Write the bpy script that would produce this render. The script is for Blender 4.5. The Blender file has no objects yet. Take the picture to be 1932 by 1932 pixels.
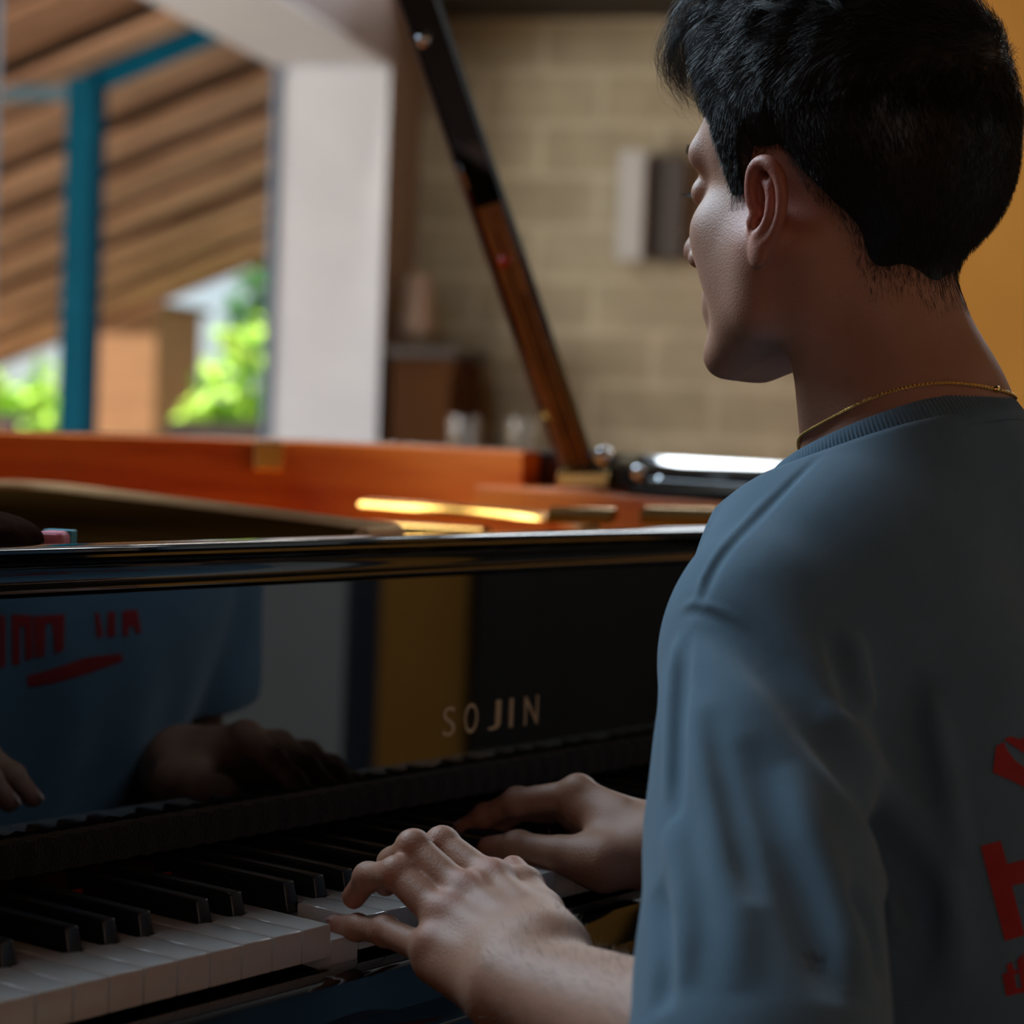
import bpy, bmesh, math, random
import numpy as np
from mathutils import Vector, Matrix
from mathutils.bvhtree import BVHTree
S = bpy.context.scene
COL = S.collection
R = math.radians
rnd = random.Random(7)
rng = np.random.default_rng(7)

# ------------------------------------------------------------------ camera
# the place is measured in metres: x runs along the keyboard towards the treble, y from the player into the piano, z up
CAM = np.array([-0.6757, -0.8122, 1.0079])
YAW, PITCH, ROLL, FPX = R(38.017), R(2.41), R(2.188), 4025.0
FW = np.array([math.cos(YAW)*math.cos(PITCH), math.sin(YAW)*math.cos(PITCH), -math.sin(PITCH)])
_r = np.array([math.sin(YAW), -math.cos(YAW), 0.0]); _u = np.cross(_r, FW)
RT = math.cos(ROLL)*_r + math.sin(ROLL)*_u
UP = math.cos(ROLL)*_u - math.sin(ROLL)*_r
cd = bpy.data.cameras.new('camera'); cam = bpy.data.objects.new('camera', cd); COL.objects.link(cam)
cd.sensor_fit = 'HORIZONTAL'; cd.sensor_width = 24.0; cd.lens = 24.0*FPX/1932
cd.clip_start = 0.05; cd.clip_end = 200
M = Matrix(((RT[0], UP[0], -FW[0], CAM[0]), (RT[1], UP[1], -FW[1], CAM[1]), (RT[2], UP[2], -FW[2], CAM[2]), (0, 0, 0, 1)))
cam.matrix_world = M
cd.dof.use_dof = True; cd.dof.focus_distance = 1.26; cd.dof.aperture_fstop = 3.3; cd.dof.aperture_blades = 9
S.camera = cam

def P(px, py, d):                       # a measured point: picture position and distance from the lens plane
    return CAM + d*(FW + RT*(px-966)/FPX - UP*(py-966)/FPX)
def on_plane(px, py, ax, val):
    v = FW + RT*(px-966)/FPX - UP*(py-966)/FPX
    return CAM + v*(val-CAM[ax])/v[ax]

# room axes: the room is turned against the piano. a runs along the door wall (away), b through the door wall (outwards)
FH = np.array([math.cos(YAW), math.sin(YAW), 0]); RH = np.array([math.sin(YAW), -math.cos(YAW), 0])
T0 = R(12.4)
AX = RH*math.sin(T0) + FH*math.cos(T0)
BX = -RH*math.cos(T0) + FH*math.sin(T0)
O0 = np.array([CAM[0], CAM[1], 0]) + RH*(-.423) + FH*6.5
def RM(a, b, z=0.0):
    return O0 + AX*a + BX*b + np.array([0, 0, z])
ROOM_ANG = math.atan2(AX[1], AX[0])

# ------------------------------------------------------------------ sky, sun, daylight
W = bpy.data.worlds.new('sky'); S.world = W; W.use_nodes = True
nt = W.node_tree; nt.nodes.clear()
sky = nt.nodes.new('ShaderNodeTexSky'); sky.sky_type = 'HOSEK_WILKIE'; sky.turbidity = 4.0
sky.sun_direction = Vector((0.35, 0.55, 0.75)).normalized(); sky.ground_albedo = 0.3
bg = nt.nodes.new('ShaderNodeBackground'); bg.inputs['Strength'].default_value = 2.6
wo = nt.nodes.new('ShaderNodeOutputWorld')
nt.links.new(sky.outputs['Color'], bg.inputs['Color']); nt.links.new(bg.outputs['Background'], wo.inputs['Surface'])

def lamp(name, kind, loc, energy, color, direction=None, size=None, size_y=None):
    l = bpy.data.lights.new(name, kind); l.energy = energy; l.color = color
    o = bpy.data.objects.new(name, l); COL.objects.link(o); o.location = Vector(loc)
    if direction is not None:
        o.rotation_euler = Vector(direction).to_track_quat('-Z', 'Y').to_euler()
    if kind == 'AREA':
        l.shape = 'RECTANGLE'; l.size = size; l.size_y = size_y or size
    return o
sun = lamp('sun', 'SUN', RM(3, 6, 8), 15.0, (1.0, .93, .8), direction=(AX*0.30-BX*0.30+np.array([0, 0, -1.0])))
sun.data.angle = R(1.0)
# daylight coming through two windows outside the picture; the back one is added fill
lamp('daylight_left_window', 'AREA', RM(-3.9, .14, 2.58), 104.0, (.66, .85, 1.0), direction=-BX+np.array([0, 0, -.9]), size=1.8, size_y=1.2)
lamp('daylight_high_window', 'AREA', RM(.50, -2.0, 2.86), 95.0, (.86, .94, 1.0), direction=-AX+np.array([0, 0, -.3]), size=3.2, size_y=.55)
lamp('added_back_fill', 'AREA', RM(-8.9, -2.6, 1.7), 5.4, (1.0, .63, .43), direction=AX, size=1.6, size_y=1.2)  # added warm fill for the shirt back and key fronts
lamp('daylight_door', 'AREA', RM(-3.1, 2.6, 1.3), 130.0, (.95, .98, 1.0), direction=AX*.75-BX, size=1.6, size_y=1.6)

vs = S.view_settings; vs.view_transform = 'Standard'; vs.look = 'None'; vs.exposure = 0.0; vs.gamma = 1.0; vs.use_curve_mapping = False
S.cycles.max_bounces = 8; S.cycles.diffuse_bounces = 4; S.cycles.glossy_bounces = 5; S.cycles.transparent_max_bounces = 6
S.cycles.caustics_reflective = False; S.cycles.caustics_refractive = False
S.cycles.use_denoising = True
S.cycles.sample_clamp_indirect = 6.0
# ------------------------------------------------------------------ materials
def pm(name, c1, c2=None, scale=20.0, rough=.5, metal=0.0, bump=0.0, bscale=None, coat=0.0, ior=1.5, stretch=None, sss=0.0, detail=4.0, spec=.5, sheen=0.0, alpha=None, trans=0.0):
    m = bpy.data.materials.new(name); m.use_nodes = True
    n = m.node_tree.nodes; l = m.node_tree.links
    b = n['Principled BSDF']
    b.inputs['Roughness'].default_value = rough; b.inputs['Metallic'].default_value = metal; b.inputs['IOR'].default_value = ior
    b.inputs['Coat Weight'].default_value = coat; b.inputs['Coat Roughness'].default_value = .03
    b.inputs['Specular IOR Level'].default_value = spec
    b.inputs['Sheen Weight'].default_value = sheen
    b.inputs['Transmission Weight'].default_value = trans
    if sss:
        b.inputs['Subsurface Weight'].default_value = sss; b.inputs['Subsurface Radius'].default_value = (1.0, .35, .2); b.inputs['Subsurface Scale'].default_value = .006
    tc = n.new('ShaderNodeTexCoord'); mp = n.new('ShaderNodeMapping'); l.new(tc.outputs['Object'], mp.inputs['Vector'])
    if stretch: mp.inputs['Scale'].default_value = stretch
    nz = n.new('ShaderNodeTexNoise'); nz.inputs['Scale'].default_value = scale; nz.inputs['Detail'].default_value = detail
    l.new(mp.outputs['Vector'], nz.inputs['Vector'])
    cr = n.new('ShaderNodeValToRGB'); cr.color_ramp.elements[0].position = .3; cr.color_ramp.elements[1].position = .7
    cr.color_ramp.elements[0].color = (*c1, 1); cr.color_ramp.elements[1].color = (*(c2 or c1), 1)
    l.new(nz.outputs['Fac'], cr.inputs['Fac']); l.new(cr.outputs['Color'], b.inputs['Base Color'])
    if bump:
        nb = n.new('ShaderNodeTexNoise'); nb.inputs['Scale'].default_value = bscale or scale*4; nb.inputs['Detail'].default_value = 3
        l.new(mp.outputs['Vector'], nb.inputs['Vector'])
        bp = n.new('ShaderNodeBump'); bp.inputs['Strength'].default_value = bump; bp.inputs['Distance'].default_value = .002
        l.new(nb.outputs['Fac'], bp.inputs['Height']); l.new(bp.outputs['Normal'], b.inputs['Normal'])
    return m

M_ = {}
M_['lacquer'] = pm('black_lacquer', (.0035, .0032, .003), (.0045, .004, .0038), 3, rough=.035, ior=1.85)
M_['fallboard'] = pm('black_lacquer_fallboard', (.0035, .0030, .0026), (.0045, .004, .0036), 3, rough=.02, ior=2.1)
M_['white_key'] = pm('key_top', (.54, .53, .515), (.58, .57, .555), 60, rough=.16, ior=1.5)
M_['black_key'] = pm('black_key', (.008, .008, .009), (.012, .012, .013), 60, rough=.3)
M_['red_felt'] = pm('red_felt', (.30, .008, .006), (.4, .015, .01), 300, rough=.95, bump=.6)
M_['black_felt'] = pm('black_felt', (.004, .004, .005), (.011, .011, .013), 260, rough=.95, bump=1.0, bscale=500, sheen=.12)
M_['veneer'] = pm('red_brown_veneer', (.62, .10, .008), (.85, .21, .02), 5, rough=.42, stretch=(1, 1, 9), spec=.22, detail=6)
M_['gold_plate'] = pm('gold_plate', (.75, .32, .05), (.85, .42, .08), 12, rough=.20, metal=.9)
M_['brass'] = pm('brass', (.75, .46, .14), (.85, .55, .2), 60, rough=.22, metal=1.0)
M_['desk'] = pm('music_desk_wood', (.022, .009, .002), (.036, .015, .003), 6, rough=.7, stretch=(9, 1, 1), ior=1.0, spec=0.0)
M_['desk_edge_lit'] = pm('desk_edge_lit', (.62, .35, .17), (.68, .39, .20), 30, rough=.6, spec=0.0, ior=1.0)
M_['chrome'] = pm('chrome', (.8, .8, .82), (.85, .85, .87), 30, rough=.12, metal=1.0)
M_['letter'] = pm('gold_letter', (.55, .36, .22), (.62, .42, .26), 80, rough=.35, metal=.6)
M_['prop'] = pm('prop_stick', (.34, .15, .055), (.5, .24, .09), 8, rough=.18, stretch=(12, 12, 1), coat=.6)
M_['strings'] = pm('copper_strings', (.5, .26, .1), (.6, .33, .14), 50, rough=.3, metal=1.0)

# ------------------------------------------------------------------ objects
def link(name, me, mat=None, parent=None, smooth=False):
    o = bpy.data.objects.new(name, me); COL.objects.link(o)
    if mat is not None: me.materials.append(mat)
    if parent is not None: o.parent = parent
    if smooth: me.shade_smooth()
    return o
def obj(name, bm, mat, parent=None, smooth=False, bevel=0, segs=2):
    if bevel:
        bm.normal_update()
        es = [e for e in bm.edges if len(e.link_faces) == 2 and e.calc_face_angle(0) > .5]
        bmesh.ops.bevel(bm, geom=es, offset=bevel, segments=segs, affect='EDGES', profile=.5, clamp_overlap=True)
    bmesh.ops.recalc_face_normals(bm, faces=bm.faces)
    me = bpy.data.meshes.new(name); bm.to_mesh(me); bm.free()
    o = link(name, me, mat, parent, smooth)
    if smooth: 
        try: me.set_sharp_from_angle(angle=R(38))
        except Exception: pass
    return o
def tag(o, label, cat, group=None, kind=None):
    if label: o['label'] = label
    if cat: o['category'] = cat
    if group: o['group'] = group
    if kind: o['kind'] = kind
    return o
def struct(o): o['kind'] = 'structure'; return o
def thing(name, label, cat, loc=(0, 0, 0), rotz=0.0, group=None):
    o = bpy.data.objects.new(name, None); COL.objects.link(o); o.location = Vector(loc); o.rotation_euler = (0, 0, rotz)
    o.empty_display_size = .1
    return tag(o, label, cat, group)
def rebase(t, c):                        # child modelled in world space under an Empty that stands elsewhere
    c.matrix_parent_inverse = (Matrix.Translation(t.location) @ Matrix.Rotation(t.rotation_euler.z, 4, 'Z')).inverted()
    return c
def box(bm, x0, x1, y0, y1, z0, z1):
    v = [bm.verts.new((x, y, z)) for x in (x0, x1) for y in (y0, y1) for z in (z0, z1)]
    for f in ((0, 1, 3, 2), (4, 6, 7, 5), (0, 4, 5, 1), (2, 3, 7, 6), (0, 2, 6, 4), (1, 5, 7, 3)):
        bm.faces.new([v[i] for i in f])
    return v
def rbox(bm, a0, a1, b0, b1, z0, z1):    # a box in room axes
    v = [bm.verts.new(RM(a, b, z)) for a in (a0, a1) for b in (b0, b1) for z in (z0, z1)]
    for f in ((0, 1, 3, 2), (4, 6, 7, 5), (0, 4, 5, 1), (2, 3, 7, 6), (0, 2, 6, 4), (1, 5, 7, 3)):
        bm.faces.new([v[i] for i in f])
    return v
def prism(bm, pts, z0, z1):              # pts: outline in x, y
    lo = [bm.verts.new((p[0], p[1], z0)) for p in pts]; hi = [bm.verts.new((p[0], p[1], z1)) for p in pts]
    n = len(pts)
    bm.faces.new(lo[::-1]); bm.faces.new(hi)
    for i in range(n): bm.faces.new((lo[i], lo[(i+1) % n], hi[(i+1) % n], hi[i]))
def extrude_x(bm, prof, x0, x1):         # prof: outline in y, z
    a = [bm.verts.new((x0, p[0], p[1])) for p in prof]; b = [bm.verts.new((x1, p[0], p[1])) for p in prof]
    n = len(prof)
    bm.faces.new(a[::-1]); bm.faces.new(b)
    for i in range(n): bm.faces.new((a[i], a[(i+1) % n], b[(i+1) % n], b[i]))
def tube(bm, pts, rad, n=8, caps=True):
    pts = [Vector(p) for p in pts]; rr = rad if isinstance(rad, (list, tuple)) else [rad]*len(pts)
    rings = []; prev = None
    for i, p in enumerate(pts):
        t = (pts[min(i+1, len(pts)-1)] - pts[max(i-1, 0)]).normalized()
        if prev is None:
            a = Vector((0, 0, 1)) if abs(t.z) < .9 else Vector((1, 0, 0)); u = t.cross(a).normalized()
        else:
            u = (prev - t*prev.dot(t)).normalized()
        prev = u; w = t.cross(u)
        rings.append([bm.verts.new(p + (u*math.cos(2*math.pi*k/n) + w*math.sin(2*math.pi*k/n))*rr[i]) for k in range(n)])
    for i in range(len(rings)-1):
        for k in range(n):
            bm.faces.new((rings[i][k], rings[i][(k+1) % n], rings[i+1][(k+1) % n], rings[i+1][k]))
    if caps: bm.faces.new(rings[0][::-1]); bm.faces.new(rings[-1])
def lathe(bm, prof, n=24, c=(0, 0, 0), close=True):      # prof: r, z
    rings = [[bm.verts.new((c[0]+r*math.cos(2*math.pi*k/n), c[1]+r*math.sin(2*math.pi*k/n), c[2]+z)) for k in range(n)] for r, z in prof]
    for i in range(len(rings)-1):
        for k in range(n): bm.faces.new((rings[i][k], rings[i][(k+1) % n], rings[i+1][(k+1) % n], rings[i+1][k]))
    if close: bm.faces.new(rings[0][::-1]); bm.faces.new(rings[-1])
def catmull(pts, n=8, closed=False):
    p = [np.array(q, float) for q in pts]; out = []
    m = len(p)
    for i in range(m if closed else m-1):
        if closed: a, b, c, d = p[i-1], p[i], p[(i+1) % m], p[(i+2) % m]
        else: a, b, c, d = p[max(i-1, 0)], p[i], p[i+1], p[min(i+2, m-1)]
        for k in range(n):
            t = k/n
            out.append(.5*((2*b)+(-a+c)*t+(2*a-5*b+4*c-d)*t*t+(-a+3*b-3*c+d)*t**3))
    if not closed: out.append(p[-1])
    return out
def mesh_np(name, V, F4, mat, parent=None, smooth=True):
    me = bpy.data.meshes.new(name)
    V = np.asarray(V, np.float32); F4 = np.asarray(F4, np.int32); k = F4.shape[1]
    me.vertices.add(len(V)); me.vertices.foreach_set('co', V.ravel())
    me.loops.add(F4.size); me.loops.foreach_set('vertex_index', F4.ravel())
    me.polygons.add(len(F4)); me.polygons.foreach_set('loop_start', np.arange(0, F4.size, k, dtype=np.int32))
    me.update(calc_edges=True); me.validate()
    return link(name, me, mat, parent, smooth)

# ------------------------------------------------------------------ smooth solids: distance fields meshed with surface nets
def seg(a, b, ra, rb=None):
    a = np.array(a, float); b = np.array(b, float); rb = ra if rb is None else rb
    return ('s', a, b, ra, rb, (a+b)/2, np.linalg.norm(b-a)/2+max(ra, rb))
def ell(c, r, Rm=None):
    c = np.array(c, float); r = np.array(r if hasattr(r, '__len__') else (r, r, r), float)
    return ('e', c, r, np.eye(3) if Rm is None else np.array(Rm, float), None, c, float(max(r)))
def half(p, n):                          # half space: inside where (x-p).n < 0
    p = np.array(p, float); n = np.array(n, float); return ('p', p, n/np.linalg.norm(n), None, None, p, 1e9)
def chain(pts, rad):
    rad = rad if isinstance(rad, (list, tuple)) else [rad]*len(pts)
    return [seg(pts[i], pts[i+1], rad[i], rad[i+1]) for i in range(len(pts)-1)]
def pd(pr, X):
    if pr[0] == 's':
        _, a, b, ra, rb, _, _ = pr
        ba = b-a; pa = X-a; h = np.clip(pa@ba/max(ba@ba, 1e-12), 0, 1)
        q = pa - h[:, None]*ba
        return np.sqrt(np.einsum('ij,ij->i', q, q)) - (ra+(rb-ra)*h)
    if pr[0] == 'p': return (X-pr[1])@pr[2]
    _, c, r, Rm = pr[:4]
    q = (X-c)@Rm
    q1 = q/r; q2 = q1/r
    k0 = np.sqrt(np.einsum('ij,ij->i', q1, q1)); k1 = np.sqrt(np.einsum('ij,ij->i', q2, q2))+1e-9
    return k0*(k0-1)/k1
def smin(a, b, k):
    if k <= 0: return np.minimum(a, b)
    h = np.maximum(k-np.abs(a-b), 0)/k
    return np.minimum(a, b)-h*h*k*.25
class Field:
    def __init__(s, margin=.055): s.g = []; s.disp = None; s.mg = margin
    def add(s, prims, ko=.01, ki=None, op='u'):
        s.g.append((list(prims), ko, ko if ki is None else ki, op)); return s
    def ev(s, X, c=None, rad=None):
        acc = np.full(len(X), 1.0)
        for prims, ko, ki, op in s.g:
            d = None
            for p in prims:
                if c is not None and np.linalg.norm(c-p[5])-p[6] > rad+s.mg: continue
                e = pd(p, X); d = e if d is None else smin(d, e, ki)
            if d is None: continue
            if op == 'u': acc = smin(acc, d, ko)
            elif op == 's': acc = -smin(-acc, d, ko)
            elif op == 'i': acc = -smin(-acc, -d, ko)
        if s.disp is not None: acc = acc + s.disp(X)
        return acc
    def mesh(s, h, lo, hi, slack=1.5):
        B = 16; lo = np.array(lo, float); hi = np.array(hi, float)
        nb = np.ceil((hi-lo)/(B*h)).astype(int)
        ids = np.stack(np.meshgrid(*[np.arange(k) for k in nb], indexing='ij'), -1).reshape(-1, 3)
        ctr = lo+(ids+.5)*B*h; rad = B*h*math.sqrt(3)/2
        dd = np.concatenate([s.ev(ctr[i:i+20000]) for i in range(0, len(ctr), 20000)])
        act = ids[np.abs(dd) < rad*slack+.012]
        N = nb*B+2
        def gid(i): return (i[..., 0]*N[1]+i[..., 1])*N[2]+i[..., 2]
        g = np.stack(np.meshgrid(*[np.arange(B+1)]*3, indexing='ij'), -1)
        VI, VP, Q = [], [], []
        for bi in act:
            base = bi*B
            X = lo+(base+g)*h
            v = s.ev(X.reshape(-1, 3), lo+(bi+.5)*B*h, rad).reshape(B+1, B+1, B+1)
            ins = v < 0
            if ins.all() or not ins.any(): continue
            cnt = np.zeros((B, B, B)); sm = np.zeros((B, B, B, 3))
            for ax in range(3):
                sl0 = [slice(None)]*3; sl1 = [slice(None)]*3; sl0[ax] = slice(0, B); sl1[ax] = slice(1, B+1)
                a, b = v[tuple(sl0)], v[tuple(sl1)]
                cross = (a < 0) != (b < 0)
                t = np.where(cross, a/np.where(cross, a-b, 1), 0)
                o1, o2 = [k for k in range(3) if k != ax]
                for p in (0, 1):
                    for q in (0, 1):
                        s3 = [slice(0, B)]*3; s3[o1] = slice(p, B+p); s3[o2] = slice(q, B+q)
                        c_ = cross[tuple(s3)]; t_ = t[tuple(s3)]
                        cnt += c_
                        sm[..., ax] += t_*c_
                        sm[..., o1] += p*c_; sm[..., o2] += q*c_
                # faces
                e = np.argwhere(cross[tuple([slice(0, B)]*3)])
                if len(e):
                    G = e+base; sgn = a[tuple(e.T)] < 0
                    d1 = np.zeros(3, int); d2 = np.zeros(3, int); d1[(ax+1) % 3] = 1; d2[(ax+2) % 3] = 1
                    okm = (G[:, (ax+1) % 3] > 0) & (G[:, (ax+2) % 3] > 0)
                    q4 = np.stack([gid(G-d1-d2), gid(G-d2), gid(G), gid(G-d1)], 1)
                    q4[~sgn] = q4[~sgn][:, ::-1]
                    Q.append(q4[okm])
            m = cnt > 0
            loc = sm[m]/cnt[m][:, None]; I = np.argwhere(m)
            VI.append(gid(I+base)); VP.append(lo+(I+base+loc)*h)
        VI = np.concatenate(VI); VP = np.concatenate(VP); Q = np.concatenate(Q)
        o = np.argsort(VI); VI = VI[o]; VP = VP[o]
        F = np.searchsorted(VI, Q); F = np.clip(F, 0, len(VI)-1)
        F = F[(VI[F] == Q).all(1)]
        return VP, F
    def trace(s, o, d, t0=.3, t1=3.0, n=160):              # first hit of a ray
        o = np.array(o, float); d = np.array(d, float); t = t0
        for _ in range(n):
            e = float(s.ev((o+d*t)[None])[0])
            if e < 2e-4: return o+d*t
            t += e*.7/np.linalg.norm(d)
            if t > t1: break
        return None
# ------------------------------------------------------------------ the room
M_['plaster'] = pm('mauve_plaster', (.30, .25, .255), (.34, .285, .29), 6, rough=.9, bump=.25, bscale=120)
M_['reveal'] = pm('white_plaster', (.57, .58, .61), (.62, .63, .65), 5, rough=.85, bump=.15, bscale=150)
M_['ochre'] = pm('ochre_plaster', (.58, .225, .026), (.65, .27, .036), 3, rough=.85, bump=.2, bscale=100)
M_['dark_wood'] = pm('dark_ceiling_wood', (.010, .008, .006), (.022, .017, .012), 4, rough=.7, stretch=(1, 8, 1))
M_['floor'] = pm('brown_floor_tile', (.09, .055, .035), (.15, .09, .06), 3, rough=.35, bump=.1)
M_['blue_paint'] = pm('blue_paint', (.001, .075, .13), (.002, .095, .16), 8, rough=.7, spec=.08)
def block_mat():
    m = pm('painted_block_wall', (.33, .275, .18), (.41, .345, .225), 9, rough=.9, bump=.5, bscale=160)
    n = m.node_tree.nodes; l = m.node_tree.links; b = n['Principled BSDF']
    tc = n.new('ShaderNodeTexCoord'); br = n.new('ShaderNodeTexBrick')
    mp = n.new('ShaderNodeMapping'); mp.inputs['Rotation'].default_value = (R(90), 0, 0)
    sp = n.new('ShaderNodeSeparateXYZ'); cb = n.new('ShaderNodeCombineXYZ')
    l.new(tc.outputs['Object'], sp.inputs['Vector']); l.new(sp.outputs['Y'], cb.inputs['X']); l.new(sp.outputs['Z'], cb.inputs['Y'])
    l.new(cb.outputs['Vector'], br.inputs['Vector'])
    br.inputs['Scale'].default_value = 1.0; br.inputs['Brick Width'].default_value = .39; br.inputs['Row Height'].default_value = .163
    br.inputs['Mortar Size'].default_value = .016; br.inputs['Mortar Smooth'].default_value = .4; br.offset = .5
    br.inputs['Color1'].default_value = (.86, .84, .80, 1); br.inputs['Color2'].default_value = (1, 1, 1, 1); br.inputs['Mortar'].default_value = (1.2, 1.21, 1.25, 1)
    mx = n.new('ShaderNodeMixRGB'); mx.blend_type = 'MULTIPLY'; mx.inputs['Fac'].default_value = 1.0
    src = b.inputs['Base Color'].links[0].from_socket
    l.new(src, mx.inputs['Color1']); l.new(br.outputs['Color'], mx.inputs['Color2']); l.new(mx.outputs['Color'], b.inputs['Base Color'])
    return m
M_['block'] = block_mat()
A_BACK, A_FAR, B_R, H = -9.0, .40, -4.2, 3.35
def rstruct(name, boxes, mat, bevel=0):
    """a piece of the setting made of boxes given in room axes, with its own axes along the walls"""
    bm = bmesh.new()
    for b in boxes: box(bm, *b)
    o = obj(name, bm, mat, bevel=bevel)
    o.location = Vector(O0); o.rotation_euler = (0, 0, ROOM_ANG)
    return struct(o)
# floor, ceiling
rstruct('floor', [(A_BACK, A_FAR, B_R, 0, -.1, 0)], M_['floor'])
rstruct('ceiling', [(A_BACK-.3, A_FAR+.3, B_R-.3, .4, H, H+.12)], M_['dark_wood'])
# left wall: a wide door opening (a -2.6..0), another window further back (a -5.6..-3.9, beside the player, out of the picture)
DO_H = 2.075
rstruct('wall_left', [(A_BACK, -4.95, 0, .36, 0, H), (-4.95, -3.05, 0, .36, 0, 1.9), (-4.95, -3.05, 0, .36, 3.22, H),
                      (-3.05, -2.6, 0, .36, 0, H), (-2.6, 0, .0, .36, DO_H, H), (0, A_FAR+.36, 0, .36, 0, H)], M_['plaster'])
# white painted lining of the door opening
rstruct('trim_1', [(-.012, 0.004, -.006, .36, 0, DO_H), (-2.6, .004, -.006, .36, DO_H-.012, DO_H+.004), (-2.604, -2.588, -.006, .36, 0, DO_H)], M_['reveal'])
# far wall with a high strip window above a dark beam
rstruct('wall_far', [(A_FAR, A_FAR+.3, B_R-.3, 0, 0, 2.58), (A_FAR, A_FAR+.3, B_R-.3, -3.7, 2.58, 3.14), (A_FAR, A_FAR+.3, -.3, 0, 2.58, 3.14), (A_FAR, A_FAR+.3, B_R-.3, 0, 3.14, H)], M_['block'])
rstruct('trim_2', [(A_FAR-.42, A_FAR-.002, B_R, -.002, 2.285, 2.56)], M_['dark_wood'])
rstruct('wall_right', [(A_BACK, A_FAR+.3, B_R-.3, B_R, 0, H)], M_['ochre'])
rstruct('wall_back', [(A_BACK-.3, A_BACK, B_R-.3, -3.5, 0, H), (A_BACK-.3, A_BACK, -3.5, -1.7, 0, 1.0), (A_BACK-.3, A_BACK, -3.5, -1.7, 2.4, H), (A_BACK-.3, A_BACK, -1.7, .36, 0, H)], M_['ochre'])
# ochre painted pier in front of the block wall, right
rstruct('wall_pier', [(A_FAR-1.0, A_FAR-.002, -2.6, -1.50, 0, 2.28)], M_['ochre'])
# dark panelling and a pale door leaf on the right wall (they show in the polished fallboard)
rstruct('trim_3', [(-3.44, -.62, B_R+.002, B_R+.05, 0, 2.6)], pm('dark_panelling', (.012, .007, .004), (.020, .012, .007), 5, rough=.6, stretch=(6, 6, 1)))
M_['pale_door'] = pm('pale_grey_paint', (.52, .48, .43), (.57, .53, .48), 4, rough=.7)
bm = bmesh.new(); box(bm, -6.0, -3.74, B_R+.002, B_R+.05, 0, 2.3); box(bm, -5.9, -3.84, B_R+.05, B_R+.06, .12, 1.0); box(bm, -5.9, -3.84, B_R+.05, B_R+.06, 1.12, 2.2)
o = obj('door_2', bm, M_['pale_door'], bevel=.02); o.location = Vector(O0); o.rotation_euler = (0, 0, ROOM_ANG); struct(o)
rstruct('trim_4', [(-3.74, -3.66, B_R+.002, B_R+.04, 0, 2.36)], pm('dark_blue_frame', (.016, .020, .034), (.02, .026, .042), 6, rough=.5))

# blue frame of the door opening, close to the outer face
bm = bmesh.new()
box(bm, -.03, -.012, .335, .358, 0, DO_H-.012); box(bm, -2.588, -2.57, .335, .358, 0, DO_H-.012)
o = obj('door_1', bm, pm('grey_blue_frame', (.10, .15, .21), (.13, .18, .25), 8, rough=.5)); o.location = Vector(O0); o.rotation_euler = (0, 0, ROOM_ANG); struct(o)
for nm, (a0, a1, b0, b1, z0, z1) in {'window_1': (-4.95, -3.05, .2, .26, 1.9, 3.22)}.items():
    bm = bmesh.new()
    box(bm, a0, a0+.05, b0, b1, z0, z1); box(bm, a1-.05, a1, b0, b1, z0, z1); box(bm, a0, a1, b0, b1, z0, z0+.05); box(bm, a0, a1, b0, b1, z1-.05, z1)
    o = obj(nm, bm, M_['blue_paint']); o.location = Vector(O0); o.rotation_euler = (0, 0, ROOM_ANG); struct(o)
bm = bmesh.new()
for b in (-3.7, -2.86, -2.02, -1.18, -.34): box(bm, A_FAR+.1, A_FAR+.16, b, b+.04, 2.58, 3.14)
box(bm, A_FAR+.1, A_FAR+.16, -3.7, -.3, 2.58, 2.62); box(bm, A_FAR+.1, A_FAR+.16, -3.7, -.3, 3.1, 3.14)
o = obj('window_2', bm, M_['dark_wood']); o.location = Vector(O0); o.rotation_euler = (0, 0, ROOM_ANG); struct(o)

def rthing(name, label, cat, a, b, z=0, group=None, turn=0.0):
    return thing(name, label, cat, RM(a, b, z), ROOM_ANG+turn, group)

# grey metal box on the block wall, beside the player's forehead
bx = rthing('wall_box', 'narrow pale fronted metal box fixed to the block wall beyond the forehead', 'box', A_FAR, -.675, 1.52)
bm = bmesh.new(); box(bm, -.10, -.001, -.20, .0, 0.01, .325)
obj('housing', bm, pm('housing_and_shadow_brown', (.05, .036, .026), (.065, .046, .034), 12, rough=.6), bx, bevel=.006)  # dark part widened to stand in for the box's shadow on the wall
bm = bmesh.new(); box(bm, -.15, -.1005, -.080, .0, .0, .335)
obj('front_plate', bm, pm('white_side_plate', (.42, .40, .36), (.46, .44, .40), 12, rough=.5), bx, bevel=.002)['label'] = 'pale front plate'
# dark wooden cabinet and things at the far wall
cb = rthing('cabinet', 'tall brown wooden cabinet standing against the far wall by the door', 'cabinet', A_FAR-.25, -.2)
wm = pm('brown_cabinet_wood', (.055, .019, .004), (.08, .028, .006), 5, rough=.8, spec=.15, stretch=(1, 1, .2))
bm = bmesh.new(); box(bm, -.18, .18, -.05, .15, .0, 1.19); obj('body', bm, wm, cb, bevel=.012)
bm = bmesh.new(); box(bm, -.20, .20, -.065, .165, 1.19, 1.225); obj('top', bm, pm('dark_cabinet_top', (.025, .014, .008), (.035, .02, .01), 6, rough=.4), cb, bevel=.008)
bm = bmesh.new(); box(bm, -.196, -.18, -.04, .14, .08, 1.14); d = obj('door', bm, wm, cb, bevel=.006)
bm = bmesh.new(); tube(bm, [(-.205, -.02, .62), (-.205, -.02, .74)], .009); obj('handle', bm, M_['chrome'], d, True)
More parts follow.
